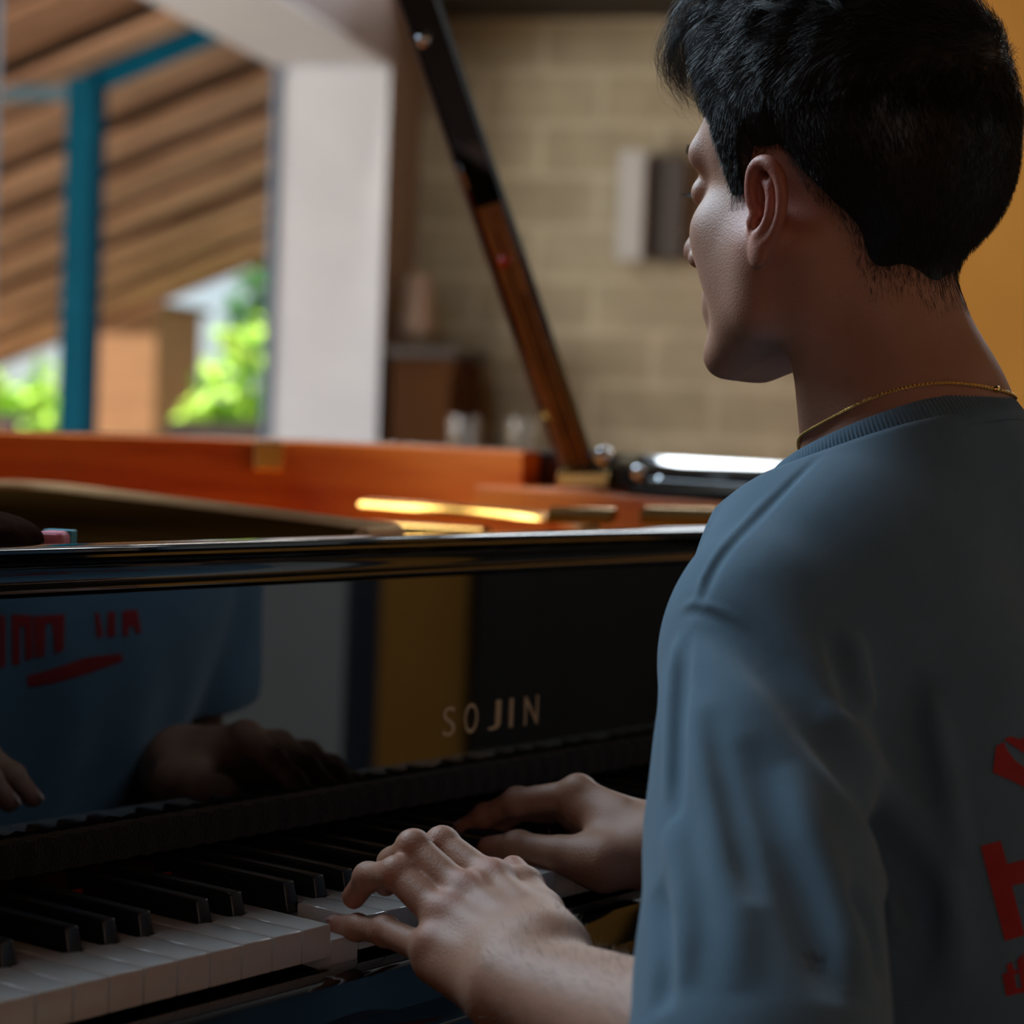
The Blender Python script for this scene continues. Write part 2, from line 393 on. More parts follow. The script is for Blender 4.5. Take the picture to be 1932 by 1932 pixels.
# wall lamp shade near the corner
wl = rthing('wall_lamp', 'small beige lamp shade on the mauve wall beside the door opening', 'lamp', .16, -.075, 1.36)
bm = bmesh.new(); lathe(bm, [(.035, -.09), (.055, -.09), (.04, .09), (.03, .09)], 24); obj('lamp_shade', bm, pm('beige_shade', (.34, .23, .17), (.4, .28, .2), 20, rough=.8), wl, True)
bm = bmesh.new(); tube(bm, [(0, 0, 0), (0, .072, 0)], .012); obj('bracket', bm, M_['brass'], wl, True)
# dark side table with two glasses
st = rthing('side_table', 'low dark side table with tumblers in front of the block wall', 'table', -.55, -.62)
dm = pm('dark_table_wood', (.018, .012, .009), (.03, .02, .014), 6, rough=.45)
bm = bmesh.new(); box(bm, -.22, .22, -.3, .3, .885, .915); obj('table_top', bm, dm, st, bevel=.005)
for sx in (-1, 1):
    for sy in (-1, 1):
        bm = bmesh.new(); box(bm, sx*.18-.02, sx*.18+.02, sy*.26-.02, sy*.26+.02, 0, .885); obj('leg', bm, dm, st)
gm = pm('glass', (.95, .95, .93), None, 5, rough=.02, trans=1.0, ior=1.45)
for k, (da, db, lab) in enumerate([(-.02, .04, 'clear tumbler glinting on the dark side table, nearer the lid prop'), (-.08, .19, 'clear tumbler on the dark side table, nearer the cabinet')]):
    bm = bmesh.new(); lathe(bm, [(.0005, .0), (.033, .0), (.04, .1), (.037, .1), (.031, .008), (.0005, .008)], 28)
    o = obj('tumbler', bm, gm, None, True); o.location = Vector(RM(-.55+da, -.62+db, .9155)); tag(o, lab, 'glass', 'tumblers on the side table')

def emis(name, col, k):
    m = bpy.data.materials.new(name); m.use_nodes = True; n = m.node_tree.nodes; b = n['Principled BSDF']
    b.inputs['Base Color'].default_value = (.9, .9, .9, 1); b.inputs['Emission Color'].default_value = (*col, 1); b.inputs['Emission Strength'].default_value = k
    return m
tl = rthing('added_glint_tube', 'unseen glowing tube added above the door opening for the plate bar glint', 'lamp', -.5, -.03, 2.46)  # added out of view so the piano strips mirror a highlight
bm = bmesh.new(); box(bm, -.85, .85, -.005, .028, -.03, .03); obj('housing', bm, M_['reveal'], tl, bevel=.004)
bm = bmesh.new(); tube(bm, [(-.8, -.03, 0), (.8, -.03, 0)], .019, 14); obj('tube', bm, emis('added_tube_glow', (1, .97, .9), 22.0), tl, True)
# ------------------------------------------------------------------ outside: porch roof, posts, garden
M_['plank'] = None
def plank_mat():
    m = pm('porch_planks', (.28, .13, .06), (.74, .43, .25), 3.2, rough=.75, stretch=(1.2, .55, 1), detail=5, bump=.3)
    return m
M_['plank'] = plank_mat()
def zroof(b): return 2.22+.40*(1.30-b)
rf = rthing('porch_roof', 'sloping porch roof of brown planks seen through the door opening', 'roof', 0, 0)
k = 0; a = -3.2
while a < 5.38:
    w = min(.58 + rnd.uniform(-.06, .06), 5.40-a)
    bm = bmesh.new(); b0, b1 = .37, 4.05
    dz = rnd.uniform(0, .03)
    vs_ = [bm.verts.new((a+(w-.03)*s, b, zroof(b)+dz+t+.055*s)) for t in (0, .03) for s in (0, 1) for b in (b0, b1)]
    for f in ((0, 1, 3, 2), (4, 6, 7, 5), (0, 4, 5, 1), (2, 3, 7, 6), (0, 2, 6, 4), (1, 5, 7, 3)): bm.faces.new([vs_[i] for i in f])
    obj('plank', bm, M_['plank'], rf)
    a += w
bm = bmesh.new()
vs_ = [bm.verts.new((a_, b, zroof(b)+.10+t)) for t in (0, .02) for a_ in (-3.2, 5.4) for b in (.37, 4.1)]
for f in ((0, 1, 3, 2), (4, 6, 7, 5), (0, 4, 5, 1), (2, 3, 7, 6), (0, 2, 6, 4), (1, 5, 7, 3)): bm.faces.new([vs_[i] for i in f])
obj('roof_deck', bm, pm('roof_deck', (.05, .035, .025), (.09, .06, .04), 5, rough=.9), rf)
pp = rthing('porch_post', 'blue painted porch post with rafter outside the door opening', 'post', .74, 1.305)
bm = bmesh.new(); box(bm, -.054, .054, -.054, .054, -.1, 2.15); obj('post', bm, M_['blue_paint'], pp, bevel=.006)
bm = bmesh.new(); tube(bm, [(0, .0, 2.13), (0, -.88, 2.13+.40*.88)], .045, 4); obj('rafter', bm, M_['blue_paint'], pp)
bm = bmesh.new(); box(bm, -.03, .03, .044, 1.7, 2.07, 2.12); obj('tie_beam', bm, pm('grey_blue_beam', (.05, .12, .16), (.07, .15, .19), 8, rough=.5), pp)
rstruct('ground', [(-9, 22, .36, 24, -.22, -.1)], pm('sunny_paving', (.34, .27, .2), (.46, .38, .29), 2.0, rough=.9, bump=.3))
# garden: shrubs (leaf clumps), trunks, gate, wall, shed
M_['leaf'] = pm('leaf_green', (.20, .48, .03), (.55, .80, .12), 9, rough=.6, detail=2)
M_['leaf2'] = pm('leaf_dark_green', (.03, .14, .03), (.10, .30, .07), 9, rough=.6, detail=2)
M_['bark'] = pm('bark', (.10, .055, .03), (.17, .10, .06), 12, rough=.9, bump=.8)
def leaves(name, n, c, r, mat, parent, size=.08):
    """a crown of separate bent leaves spread over a lumpy ball, as one mesh"""
    lum = rng.normal(size=(9, 3)); lum /= np.linalg.norm(lum, axis=1)[:, None]; lum *= np.array(r)*.55
    V = []; F = []
    for i in range(n):
        q = rng.normal(size=3); q /= np.linalg.norm(q)
        p = np.array(c)+lum[i % 9]+q*np.array(r)*.55*rng.uniform(.55, 1.0)
        d = rng.normal(size=3); d /= np.linalg.norm(d); e = np.cross(d, rng.normal(size=3)); e /= np.linalg.norm(e); f = np.cross(d, e)
        s = size*rng.uniform(.6, 1.3); b = len(V)
        V += [p-d*s, p-e*s*.45+f*s*.12, p+d*s, p+e*s*.45+f*s*.12, p]
        F += [(b, b+1, b+4), (b+1, b+2, b+4), (b+2, b+3, b+4), (b+3, b, b+4)]
    return mesh_np(name, V, F, mat, parent, False)
def shrub(label, a, b, h, r, mat, n=500, size=.09, trunk=.05):
    t = rthing('shrub', label, 'shrub', a, b, -.1, 'shrubs in the garden')
    leaves('foliage', n, (0, 0, h), r, mat, t, size)
    bm = bmesh.new(); tube(bm, [(0, 0, 0), (.03, .02, h*.5), (0, 0, h)], [trunk, trunk*.8, trunk*.5], 8); obj('trunk', bm, M_['bark'], t, True)
    return t
shrub('bright green bush low behind the railing, left of the blue post', 7.4, 4.75, 1.0, (.7, .55, .6), M_['leaf'], 900)
shrub('bright green bush beside the iron gate, nearer the blue post', 6.2, 2.45, 1.0, (.55, .55, .75), M_['leaf'], 900)
shrub('bright green bush beside the iron gate, nearer the white opening edge', 7.7, 1.75, 1.0, (.4, .4, .7), M_['leaf'], 700)
shrub('darker green tree standing high behind the iron gate', 8.4, 3.0, 1.75, (.5, .5, .75), M_['leaf2'], 700, .1, .07)
# pale paving and a lime wall lit by the sun far back
rstruct('wall_garden', [(11.5, 11.7, -1.0, 2.35, -.1, 2.6)], pm('peach_garden_wall', (.80, .50, .26), (.86, .56, .30), 3, rough=.9))
sh = rthing('shed', 'brown timber shed wall beyond the blue post', 'shed', 7.2, 3.75, -.1)
bm = bmesh.new(); box(bm, -.4, .4, -.28, .28, 0, 1.75); obj('shed_wall', bm, pm('shed_timber', (.25, .12, .055), (.34, .17, .08), 4, rough=.8, stretch=(1, 1, 6)), sh)
bm = bmesh.new(); box(bm, -.45, .45, -.33, .33, 1.75, 1.8); obj('shed_roof', bm, M_['bark'], sh)
pl = rthing('planter', 'grey concrete planter trough on the porch beside the blue post', 'planter', 3.6, 1.62, -.1)
bm = bmesh.new(); box(bm, -.25, .25, -.40, .40, 0, 1.06); obj('trough', bm, pm('grey_concrete', (.20, .18, .16), (.27, .24, .22), 9, rough=.9), pl, bevel=.02)
bm = bmesh.new(); box(bm, -.21, .21, -.36, .36, 1.055, 1.064); obj('soil', bm, M_['bark'], pl)
# wrought iron gate
gt = rthing('iron_gate', 'dark wrought iron gate with scrolls in front of the green bushes', 'gate', 4.9, 1.62, -.1)
im = pm('black_iron', (.02, .014, .012), (.035, .025, .02), 30, rough=.6)
for y, z in ((-.6, 1.55), (.28, 1.35)):
    bm = bmesh.new(); tube(bm, [(0, y, 0), (0, y, z)], .018); obj('gate_post', bm, im, gt, True)
for z in (.12, .9, 1.3):
    bm = bmesh.new(); tube(bm, [(0, -.6, z), (0, .28, z)], .012); obj('rail', bm, im, gt, True)
for i in range(7):
    y = -.5+i*.115
    bm = bmesh.new(); tube(bm, [(0, y, .05), (0, y, 1.36+.1*math.sin(i*.55))], .008); obj('bar', bm, im, gt, True)
for i in range(4):
    y0 = -.45+i*.21; bm = bmesh.new()
    tube(bm, [(0, y0+.085*(1-t/26)*math.cos(t*.5)*1.0, 1.1+.085*(1-t/26)*math.sin(t*.5)) for t in range(24)], .007); obj('scroll', bm, im, gt, True)
# low railing at the porch edge, left
rl = rthing('railing', 'low pale railing at the porch edge left of the blue post', 'railing', 1.5, 2.3, -.1)
wm2 = pm('pale_pink_paint', (.62, .46, .42), (.68, .52, .48), 6, rough=.7)
for i in range(4):
    bm = bmesh.new(); box(bm, -.8+i*.5, -.72+i*.5, -.04, .04, 0, 1.02); obj('baluster', bm, wm2, rl, bevel=.004)
bm = bmesh.new(); box(bm, -.9, .9, -.05, .05, 1.02, 1.06); obj('handrail', bm, wm2, rl)
# ------------------------------------------------------------------ the grand piano
WK = .0235; KT = .72; I0 = -3; NW = 52            # white key pitch, key top height, leftmost key, number of white keys
XK0, XK1 = I0*WK, (I0+NW)*WK
piano = thing('grand_piano', 'black lacquered grand piano with its lid propped open, played by the person', 'piano')
def keynote(i): return (i-6) % 7                  # 0 is C
pressed = {9}
for i in range(I0, I0+NW):
    n = keynote(i); x0 = i*WK+.0006; x1 = (i+1)*WK-.0006
    lc = {0: 0, 1: .0085, 2: .0105, 3: 0, 4: .0075, 5: .0095, 6: .0115}[n]; rc_ = {0: .0115, 1: .0095, 2: 0, 3: .0125, 4: .0105, 5: .0085, 6: 0}[n]
    if i == I0: lc = 0
    if i == I0+NW-1: rc_ = 0
    y0, yc, y1 = 0.0, .0495, .168
    out = [(x0, y0), (x1, y0)] + ([(x1, yc), (x1-rc_+.001, yc), (x1-rc_+.001, y1)] if rc_ else [(x1, y1)]) + ([(x0+lc-.001, y1), (x0+lc-.001, yc), (x0, yc)] if lc else [(x0, y1)])
    bm = bmesh.new(); prism(bm, out, KT-.019, KT)
    top = [f for f in bm.faces if f.normal.z > .9 or all(abs(v.co.z-KT) < 1e-6 for v in f.verts)]
    es = [e for e in bm.edges if all(abs(v.co.z-KT) < 1e-6 for v in e.verts)]
    bmesh.ops.bevel(bm, geom=es, offset=.0013, segments=3, affect='EDGES', profile=.5)
    if i in pressed:
        for v in bm.verts: v.co.z -= .0095*(1-(v.co.y/.24))
    o = obj('white_key', bm, M_['white_key'], piano, True)
    if i in pressed: o['label'] = 'white key held down by the little finger'
for i in range(I0, I0+NW-1):
    n = keynote(i)
    if n in (2, 6): continue
    xc = (i+1)*WK + {0: -.0015, 1: .0015, 3: -.002, 4: 0, 5: .002}[n]
    bm = bmesh.new()
    w0, w1 = .0054, .0046
    v = [bm.verts.new(p) for p in ((xc-w0, .0495, KT-.006), (xc+w0, .0495, KT-.006), (xc+w0, .166, KT-.006), (xc-w0, .166, KT-.006),
                                   (xc-w1, .0545, KT+.0122), (xc+w1, .0545, KT+.0122), (xc+w1, .166, KT+.0122), (xc-w1, .166, KT+.0122))]
    for f in ((3, 2, 1, 0), (4, 5, 6, 7), (0, 1, 5, 4), (1, 2, 6, 5), (2, 3, 7, 6), (3, 0, 4, 7)): bm.faces.new([v[k] for k in f])
    obj('black_key', bm, M_['black_key'], piano, True, bevel=.0015, segs=3)
def xpart(name, prof, mat, x0=XK0-.012, x1=XK1+.012, parent=None, bevel=0, smooth=False):
    bm = bmesh.new(); extrude_x(bm, prof, x0, x1); return obj(name, bm, mat, parent or piano, smooth, bevel)
xpart('key_bushing_strip', [(.150, KT-.017), (.150, KT+.003), (.153, KT+.003), (.153, KT-.017)], M_['red_felt'])
# felt strip under the fallboard, slightly ragged
bm = bmesh.new(); nx = 260; ring = []
for k in range(nx+1):
    x = XK0-.01+(XK1-XK0+.02)*k/nx; j = .0013*math.sin(k*1.7)+rnd.uniform(-.0007, .0007)
    ring.append([bm.verts.new((x, y, z)) for y, z in ((.158, KT+.0145+j*.4), (.1575+j, KT+.026), (.160, KT+.0345+j*.7), (.176, KT+.0345), (.176, KT+.0145))])
for k in range(nx):
    for q in range(5): bm.faces.new((ring[k][q], ring[k][(q+1) % 5], ring[k+1][(q+1) % 5], ring[k+1][q]))
bm.faces.new(ring[0][::-1]); bm.faces.new(ring[-1])
obj('felt_strip', bm, M_['black_felt'], piano, True)
# fallboard standing open, and the rolled rail above it
FBY = .172
fb = xpart('fallboard', [(FBY, KT+.030), (FBY, .8995), (FBY+.018, .8995), (FBY+.018, KT+.030)], M_['fallboard'])
def rail_prof():
    p = [(.172, .8965), (.168, .8952), (.1642, .8962), (.1622, .8985), (.1632, .9015), (.1652, .9030), (.1660, .9045), (.1655, .912), (.1640, .9150)]
    p += [(.1612, .9168), (.1604, .9183), (.1612, .9198), (.1640, .9204), (.1632, .9214), (.1634, .9228), (.1652, .9240), (.172, .9246), (.186, .9248), (.196, .9244), (.200, .9225), (.200, .8965)]
    return p
xpart('fallboard_rail', rail_prof(), M_['lacquer'], smooth=True)
# maker's name in raised gilt letters
def text_mesh(name, s, size, ext, mat, parent, place, sx=1.0, space=1.0):
    cu = bpy.data.curves.new(name, 'FONT'); cu.body = s; cu.size = size; cu.extrude = ext; cu.space_character = space; cu.resolution_u = 6
    t = bpy.data.objects.new(name, cu); COL.objects.link(t)
    bpy.context.view_layer.update()
    me = bpy.data.meshes.new_from_object(t.evaluated_get(bpy.context.evaluated_depsgraph_get()))
    bpy.data.objects.remove(t)
    co = np.zeros(len(me.vertices)*3, np.float32); me.vertices.foreach_get('co', co); co = co.reshape(-1, 3)
    w0, w1 = co[:, 0].min(), co[:, 0].max(); h0, h1 = co[:, 1].min(), co[:, 1].max()
    co2 = place((co[:, 0]-w0)/(w1-w0), (co[:, 1]-h0)/(h1-h0), co[:, 2])
    me.vertices.foreach_set('co', np.asarray(co2, np.float32).ravel()); me.update(); me.materials.clear()
    return link(name, me, mat, parent)
LX = [(.5105, .5245), (.5355, .5510), (.5640, .5785), (.5890, .5935), (.6075, .6245)]
lt = None
for ch, (xa, xb) in zip('SOJIN', LX):
    text_mesh('letter', ch, .03, .0004, M_['letter'], fb, lambda u, v, w, xa=xa, xb=xb: np.stack([xa+u*(xb-xa), np.full_like(u, FBY-.0003)-w*.6, .7775+v*.0222], 1))
# key slip, key bed with its moulded front edge, cheek blocks
xpart('key_slip', [(-.003, .690), (-.003, .6965), (-.006, .6975), (-.026, .6965), (-.0285, .6950), (-.0290, .690), (-.0290, .664), (-.003, .664)], M_['lacquer'], XK0-.03, XK1+.03, smooth=True)
xpart('keybed', [(.30, .664), (-.047, .664), (-.0495, .6625), (-.0505, .659), (-.0475, .6555), (-.0475, .652), (-.0530, .650), (-.0540, .646), (-.0540, .604), (-.050, .60), (.30, .60)], M_['lacquer'], -.20, 1.28, smooth=True)
for x0, x1 in ((XK0-.066, XK0-.014), (XK1+.014, XK1+.066)):
    bm = bmesh.new(); prism(bm, [(x0, -.02), (x1, -.02), (x1, .16), (x0, .16)], .664, .752); obj('cheek_block', bm, M_['lacquer'], piano, bevel=.006)
# case: arms, bent rim
ZR = .977
outer = [(1.205, -.035), (1.215, .10), (1.240, .30), (1.275, .52), (1.295, .70), (1.270, .86), (1.18, .985), (1.03, 1.06), (.86, 1.11), (.68, 1.17), (.52, 1.235), (.36, 1.28), (.20, 1.285), (.05, 1.235), (-.06, 1.13), (-.12, .98), (-.135, .80), (-.137, .4), (-.137, -.035)]
def offset_path(pts, d):
    pts = [np.array(p) for p in pts]; o = []
    for i, p in enumerate(pts):
        t = pts[min(i+1, len(pts)-1)]-pts[max(i-1, 0)]; t /= np.linalg.norm(t); o.append(p+np.array([-t[1], t[0]])*d)
    return o
pth = [np.array(p) for p in catmull([(*p, 0) for p in outer], 5)]; pth = [p[:2] for p in pth]
def wall_strip(name, path, d0, d1, z0, z1, mat, parent, crown=0.0, slope=0.0):
    """a bent wall along a path: from offset d0 to d1 inwards, z0 to z1, with rounded top edges"""
    r = min(.006, abs(d1-d0)*.3); s = 1 if d1 > d0 else -1
    prof = [(d0, z0), (d0, z1-r), (d0+s*r*.3, z1-r*.3), (d0+s*r, z1), ((d0+d1)/2, z1+crown-slope*.5), (d1-s*r, z1-slope), (d1-s*r*.3, z1-slope-r*.3), (d1, z1-slope-r), (d1, z0)]
    offs = [offset_path(path, q[0]) for q in prof]
    bm = bmesh.new(); R_ = [[bm.verts.new((offs[j][i][0], offs[j][i][1], prof[j][1])) for j in range(len(prof))] for i in range(len(path))]
    m = len(prof)
    for i in range(len(path)-1):
        for j in range(m): bm.faces.new((R_[i][j], R_[i][(j+1) % m], R_[i+1][(j+1) % m], R_[i+1][j]))
    bm.faces.new(R_[0][::-1]); bm.faces.new(R_[-1])
    return obj(name, bm, mat, parent, True)
rim = wall_strip('case_rim', pth, 0, .030, .60, ZR, M_['lacquer'], piano, .0012)
i_notch = min(range(len(pth)), key=lambda i: abs(pth[i][1]-.66)+(0 if pth[i][0] > 1.1 else 9))
wall_strip('inner_rim', pth[i_notch:-12], .0305, .062, .80, ZR-.001, M_['veneer'], piano)
wall_strip('rim_lining', pth[:i_notch-3], .0305, .086, .938, ZR-.0005, M_['lacquer'], piano, 0, .0125)
wall_strip('rim_moulding', [p for p in pth[:i_notch-3] if .18 < p[1] < .47], .0865, .125, .9375, .9545, M_['lacquer'], piano, 0, .009)
wall_strip('rim_ledge', pth[9:i_notch+1], .0305, .135, .80, .9365, M_['veneer'], piano)
# round brass bolts in the black lining
for (px, py, rr) in ((1187, 893, .009), (1237, 912, .008)):
    q = on_plane(px, py, 0, 1.165); 
    c = min(offset_path(pth[:i_notch], .086), key=lambda p: abs(p[1]-q[1])-p[0]*0)
    bm = bmesh.new(); bmesh.ops.create_uvsphere(bm, u_segments=20, v_segments=12, radius=rr)
    for v in bm.verts: v.co = Vector((v.co.x*.6+c[0]-.002, v.co.y+q[1], v.co.z+q[2]))
    obj('bolt', bm, M_['chrome'], piano, True)
# soundboard, iron plate with raised bars, strings
flo = [tuple(p) for p in offset_path(pth, .058)]
flo = [p for p in flo if p[1] > .24] 
bm = bmesh.new(); prism(bm, flo, .80, .815); obj('soundboard', bm, M_['veneer'], piano)
bm = bmesh.new(); prism(bm, [(-.07, .235), (1.145, .235), (1.16, .42), (-.07, .42)], .835, .902); obj('pin_block_plate', bm, M_['gold_plate'], piano, bevel=.006)
def bar(name, a, b, w, h, mat, parent=piano, top=0.35):
    a = Vector(a); b = Vector(b); t = (b-a).normalized(); s = t.cross(Vector((0, 0, 1))).normalized(); bm = bmesh.new(); n = s.cross(t)
    pr = [(-w, -h), (-w, 0), (-w*.75, h*.35), (-w*.3, h*.5), (w*.3, h*.5), (w*.75, h*.35), (w, 0), (w, -h)]
    A = [bm.verts.new(a+s*u+n*v) for u, v in pr]; B = [bm.verts.new(b+s*u+n*v) for u, v in pr]
    for i in range(8): bm.faces.new((A[i], A[(i+1) % 8], B[(i+1) % 8], B[i]))
    bm.faces.new(A[::-1]); bm.faces.new(B)
    return obj(name, bm, mat, parent, True)
for (xa, ya), (xb, yb) in (((.02, .41), (.06, 1.15)), ((.30, .41), (.30, 1.18)), ((.60, .41), (.55, 1.10)), ((.85, .41), (.83, 1.0))):
    bar('plate_bar', (xa, ya, .90), (xb, yb, .89), .012, .022, M_['gold_plate'])
bm = bmesh.new()
for k in range(90):
    f = k/89; tube(bm, [(-.04+1.16*f, .40, .889), (-.02+1.1*f, .95-.15*f+.25*math.sin(f*3.0)*(1-f), .886)], .0007, 4)
tag(obj('strings', bm, M_['strings'], piano), None, None, None, 'stuff')
# stretcher behind the fallboard rail
bm = bmesh.new(); box(bm, XK0-.05, XK1+.035, .2005, .232, .86, .9215); obj('stretcher', bm, M_['lacquer'], piano, bevel=.004)
# music desk folded flat: a board with rounded corners and an edge painted pale as if lit, and its front ledge with a polished lip
def rounded(pts, rad, n=8):
    out = []; m = len(pts)
    for i in range(m):
        p = np.array(pts[i]); a = np.array(pts[i-1])-p; b = np.array(pts[(i+1) % m])-p
        ra = min(rad[i], np.linalg.norm(a)*.49, np.linalg.norm(b)*.49); a /= np.linalg.norm(a); b /= np.linalg.norm(b)
        for k in range(n+1):
            t = k/n; out.append(tuple((1-t)**2*(p+a*ra)+2*t*(1-t)*p+t*t*(p+b*ra)))
    return out
DA, DB = P(800, 1009, 1.64), P(52, 915, 2.20)
DCc = DB+np.array([-.50, -.14, -.0]); DD = DA+np.array([-.52, .0, -.002])
desk_out = rounded([DA[:2], DB[:2], DCc[:2], DD[:2]], [.07, .12, .08, .03], 10)
c1 = np.cross(DB-DA, DD-DA); c1 /= np.linalg.norm(c1)
def zdesk(x, y): return DA[2]-((x-DA[0])*c1[0]+(y-DA[1])*c1[1])/c1[2]
bm = bmesh.new(); md = None
lo = [bm.verts.new((x, y, zdesk(x, y)-.016)) for x, y in desk_out]; hi = [bm.verts.new((x, y, zdesk(x, y)-.001)) for x, y in desk_out]
bm.faces.new(lo[::-1]); bm.faces.new(hi); n_ = len(lo)
for i in range(n_): bm.faces.new((lo[i], lo[(i+1) % n_], hi[(i+1) % n_], hi[i]))
desk = obj('music_desk', bm, M_['desk'], piano)
desk_pts = [(x, y, zdesk(x, y)-.004) for x, y in desk_out]
bm = bmesh.new(); tube(bm, desk_pts[:22]+[desk_pts[22]], .0105, 10); obj('desk_edge_lit', bm, M_['desk_edge_lit'], desk, True)
# polished ledge to the right of the desk: a flat brass strip that bends down at its end
def ribbon(name, pts, w, t, mat, parent, tilt=(0, 0, 1)):
    pts = [Vector(p) for p in pts]; bm = bmesh.new(); rows = []
    up = Vector(tilt).normalized()
    for i, p in enumerate(pts):
        d = (pts[min(i+1, len(pts)-1)]-pts[max(i-1, 0)]).normalized(); s = d.cross(up).normalized(); n = s.cross(d)
        rows.append([bm.verts.new(p+s*a+n*b) for a, b in ((-w, -t), (-w, t*.3), (-w*.7, t), (0, t*1.25), (w*.7, t), (w, t*.3), (w, -t))])
    for i in range(len(rows)-1):
        for k in range(7): bm.faces.new((rows[i][k], rows[i][(k+1) % 7], rows[i+1][(k+1) % 7], rows[i+1][k]))
    bm.faces.new(rows[0][::-1]); bm.faces.new(rows[-1])
    return obj(name, bm, mat, parent, True)
GLINT_TUBE = RM(-.5, -.06, 2.455)  # place of the added tube that the tilted strips mirror
def halfv(p): 
    a = CAM-p; b = GLINT_TUBE-p; h = a/np.linalg.norm(a)+b/np.linalg.norm(b); return h/np.linalg.norm(h)
gA, gB = P(684, 955, 1.93), P(1035, 979, 1.74)
gq = [on_plane(px, py, 2, z) for px, py, z in ((690, 952, .911), (800, 960, .911), (920, 969, .910), (1030, 979, .909), (1072, 986, .909), (1112, 1002, .909))]
ribbon('plate_bar', catmull(gq, 5), .012, .005, M_['gold_plate'], piano, tilt=halfv((gq[1]+gq[2])/2))
for ga, gb in ((P(1040, 970, 2.0), P(1158, 973, 1.97)), (P(1215, 971, 2.0), P(1420, 976, 1.95))):
    ribbon('desk_rail', [ga, (ga+gb)/2, gb], .010, .005, M_['brass'], piano, tilt=halfv((ga+gb)/2))
# brass lock plate on the veneered inner rim
inn = offset_path(pth, .0625)
def rim_hit(px, py):
    best = None
    for i in range(len(inn)-1):
        p = np.array([*((inn[i]+inn[i+1])/2), .955]); q = p-CAM; dd = q@FW
        x = 966+FPX*(q@RT)/dd
        if p[0] > .3 and p[1] > .5 and (best is None or abs(x-px) < best[0]): best = (abs(x-px), i, dd)
    return best
_, i_, dd = rim_hit(507, 860)
tt = inn[i_+1]-inn[i_]; tt /= np.linalg.norm(tt); nn = np.array([-tt[1], tt[0]])
cc = P(507, 860, dd-.012); bm = bmesh.new()
vv = [bm.verts.new((cc[0]+tt[0]*u+nn[0]*w, cc[1]+tt[1]*u+nn[1]*w, cc[2]+z)) for w in (-.012, .004) for u in (-.019, .019) for z in (-.019, .017)]
for f in ((0, 1, 3, 2), (4, 6, 7, 5), (0, 4, 5, 1), (2, 3, 7, 6), (0, 2, 6, 4), (1, 5, 7, 3)): bm.faces.new([vv[i] for i in f])
obj('lock_plate', bm, M_['brass'], piano, bevel=.004)
# lid propped open, its folded front flap, and the prop stick
HX, HZ, SL = -.137, ZR+.012, .60
lidp = [p for p in pth if p[1] > .62]; lidp = [np.array([1.29, .62])]+lidp+[np.array([-.137, .62])]
def lz(x): return HZ+(x-HX)*SL
def lx(x): return HX+(x-HX)*math.cos(math.atan(SL))
bm = bmesh.new()
nlo = [bm.verts.new((lx(p[0]), p[1], HZ+(lx(p[0])-HX)*SL)) for p in lidp]; nhi = [bm.verts.new((lx(p[0])-.01, p[1], HZ+(lx(p[0])-HX)*SL+.02)) for p in lidp]
bm.faces.new(nlo); bm.faces.new(nhi[::-1]); n_ = len(nlo)
for i in range(n_): bm.faces.new((nlo[i], nlo[(i+1) % n_], nhi[(i+1) % n_], nhi[i]))
lid = obj('lid', bm, M_['lacquer'], piano)
bm = bmesh.new(); vv = [bm.verts.new((lx(x)-.012-dz_*.4, y, HZ+(lx(x)-HX)*SL+.022+dz_)) for dz_ in (0, .018) for x in (-.137, 1.27) for y in (.63, .97)]
for f in ((0, 1, 3, 2), (4, 6, 7, 5), (0, 4, 5, 1), (2, 3, 7, 6), (0, 2, 6, 4), (1, 5, 7, 3)): bm.faces.new([vv[i] for i in f])
obj('front_flap', bm, M_['lacquer'], lid)
PB = P(1096, 893, 2.30); PT_ = P(792, 0, 2.13); pdv = PT_-PB
# run on until it meets the lid
e = PB.copy(); tpar = 1.0
for k in range(60):
    q = PB+pdv*(1+k*.01)
    if q[2] >= HZ+(q[0]-HX)*SL-.004: break
    tpar = 1+k*.01
TOP = PB+pdv*tpar
def stick(name, o0, o1, w, dep, mat, parent, t0=0.0, t1=1.0, chamfer=.25):
    a = Vector(PB+(TOP-PB)*t0); b = Vector(PB+(TOP-PB)*t1); t = (b-a).normalized()
    s = (Vector(RT)-t*t.dot(Vector(RT))).normalized(); n = t.cross(s); bm = bmesh.new(); c = chamfer*dep
    pr = [(o0, -dep/2+c), (o0+c, -dep/2), (o1-c, -dep/2), (o1, -dep/2+c), (o1, dep/2-c), (o1-c, dep/2), (o0+c, dep/2), (o0, dep/2-c)]
    A = [bm.verts.new(a+s*u+n*v) for u, v in pr]; B = [bm.verts.new(b+s*u+n*v) for u, v in pr]
    for i in range(8): bm.faces.new((A[i], A[(i+1) % 8], B[(i+1) % 8], B[i]))
    bm.faces.new(A[::-1]); bm.faces.new(B)
    return obj(name, bm, mat, parent)
pstick = stick('prop_stick', -.019, .019, 0, .018, M_['lacquer'], piano)
stick('edge_highlight', -.0225, -.0192, 0, .010, pm('painted_lit_edge', (.42, .40, .40), (.5, .48, .48), 30, rough=.3), pstick, .05, 1.0)  # light caught by the rounded edge, put in as a pale strip
fr = stick('face_reflection', -.014, .013, 0, .0205, M_['prop'], pstick, .01, .44, .1)  # reflection of the orange rim, painted on the lower face
stick('groove', -.003, -.001, 0, .0212, M_['lacquer'], pstick, .01, .40, .1)
stick('groove', .004, .0055, 0, .0212, M_['lacquer'], pstick, .01, .30, .1)
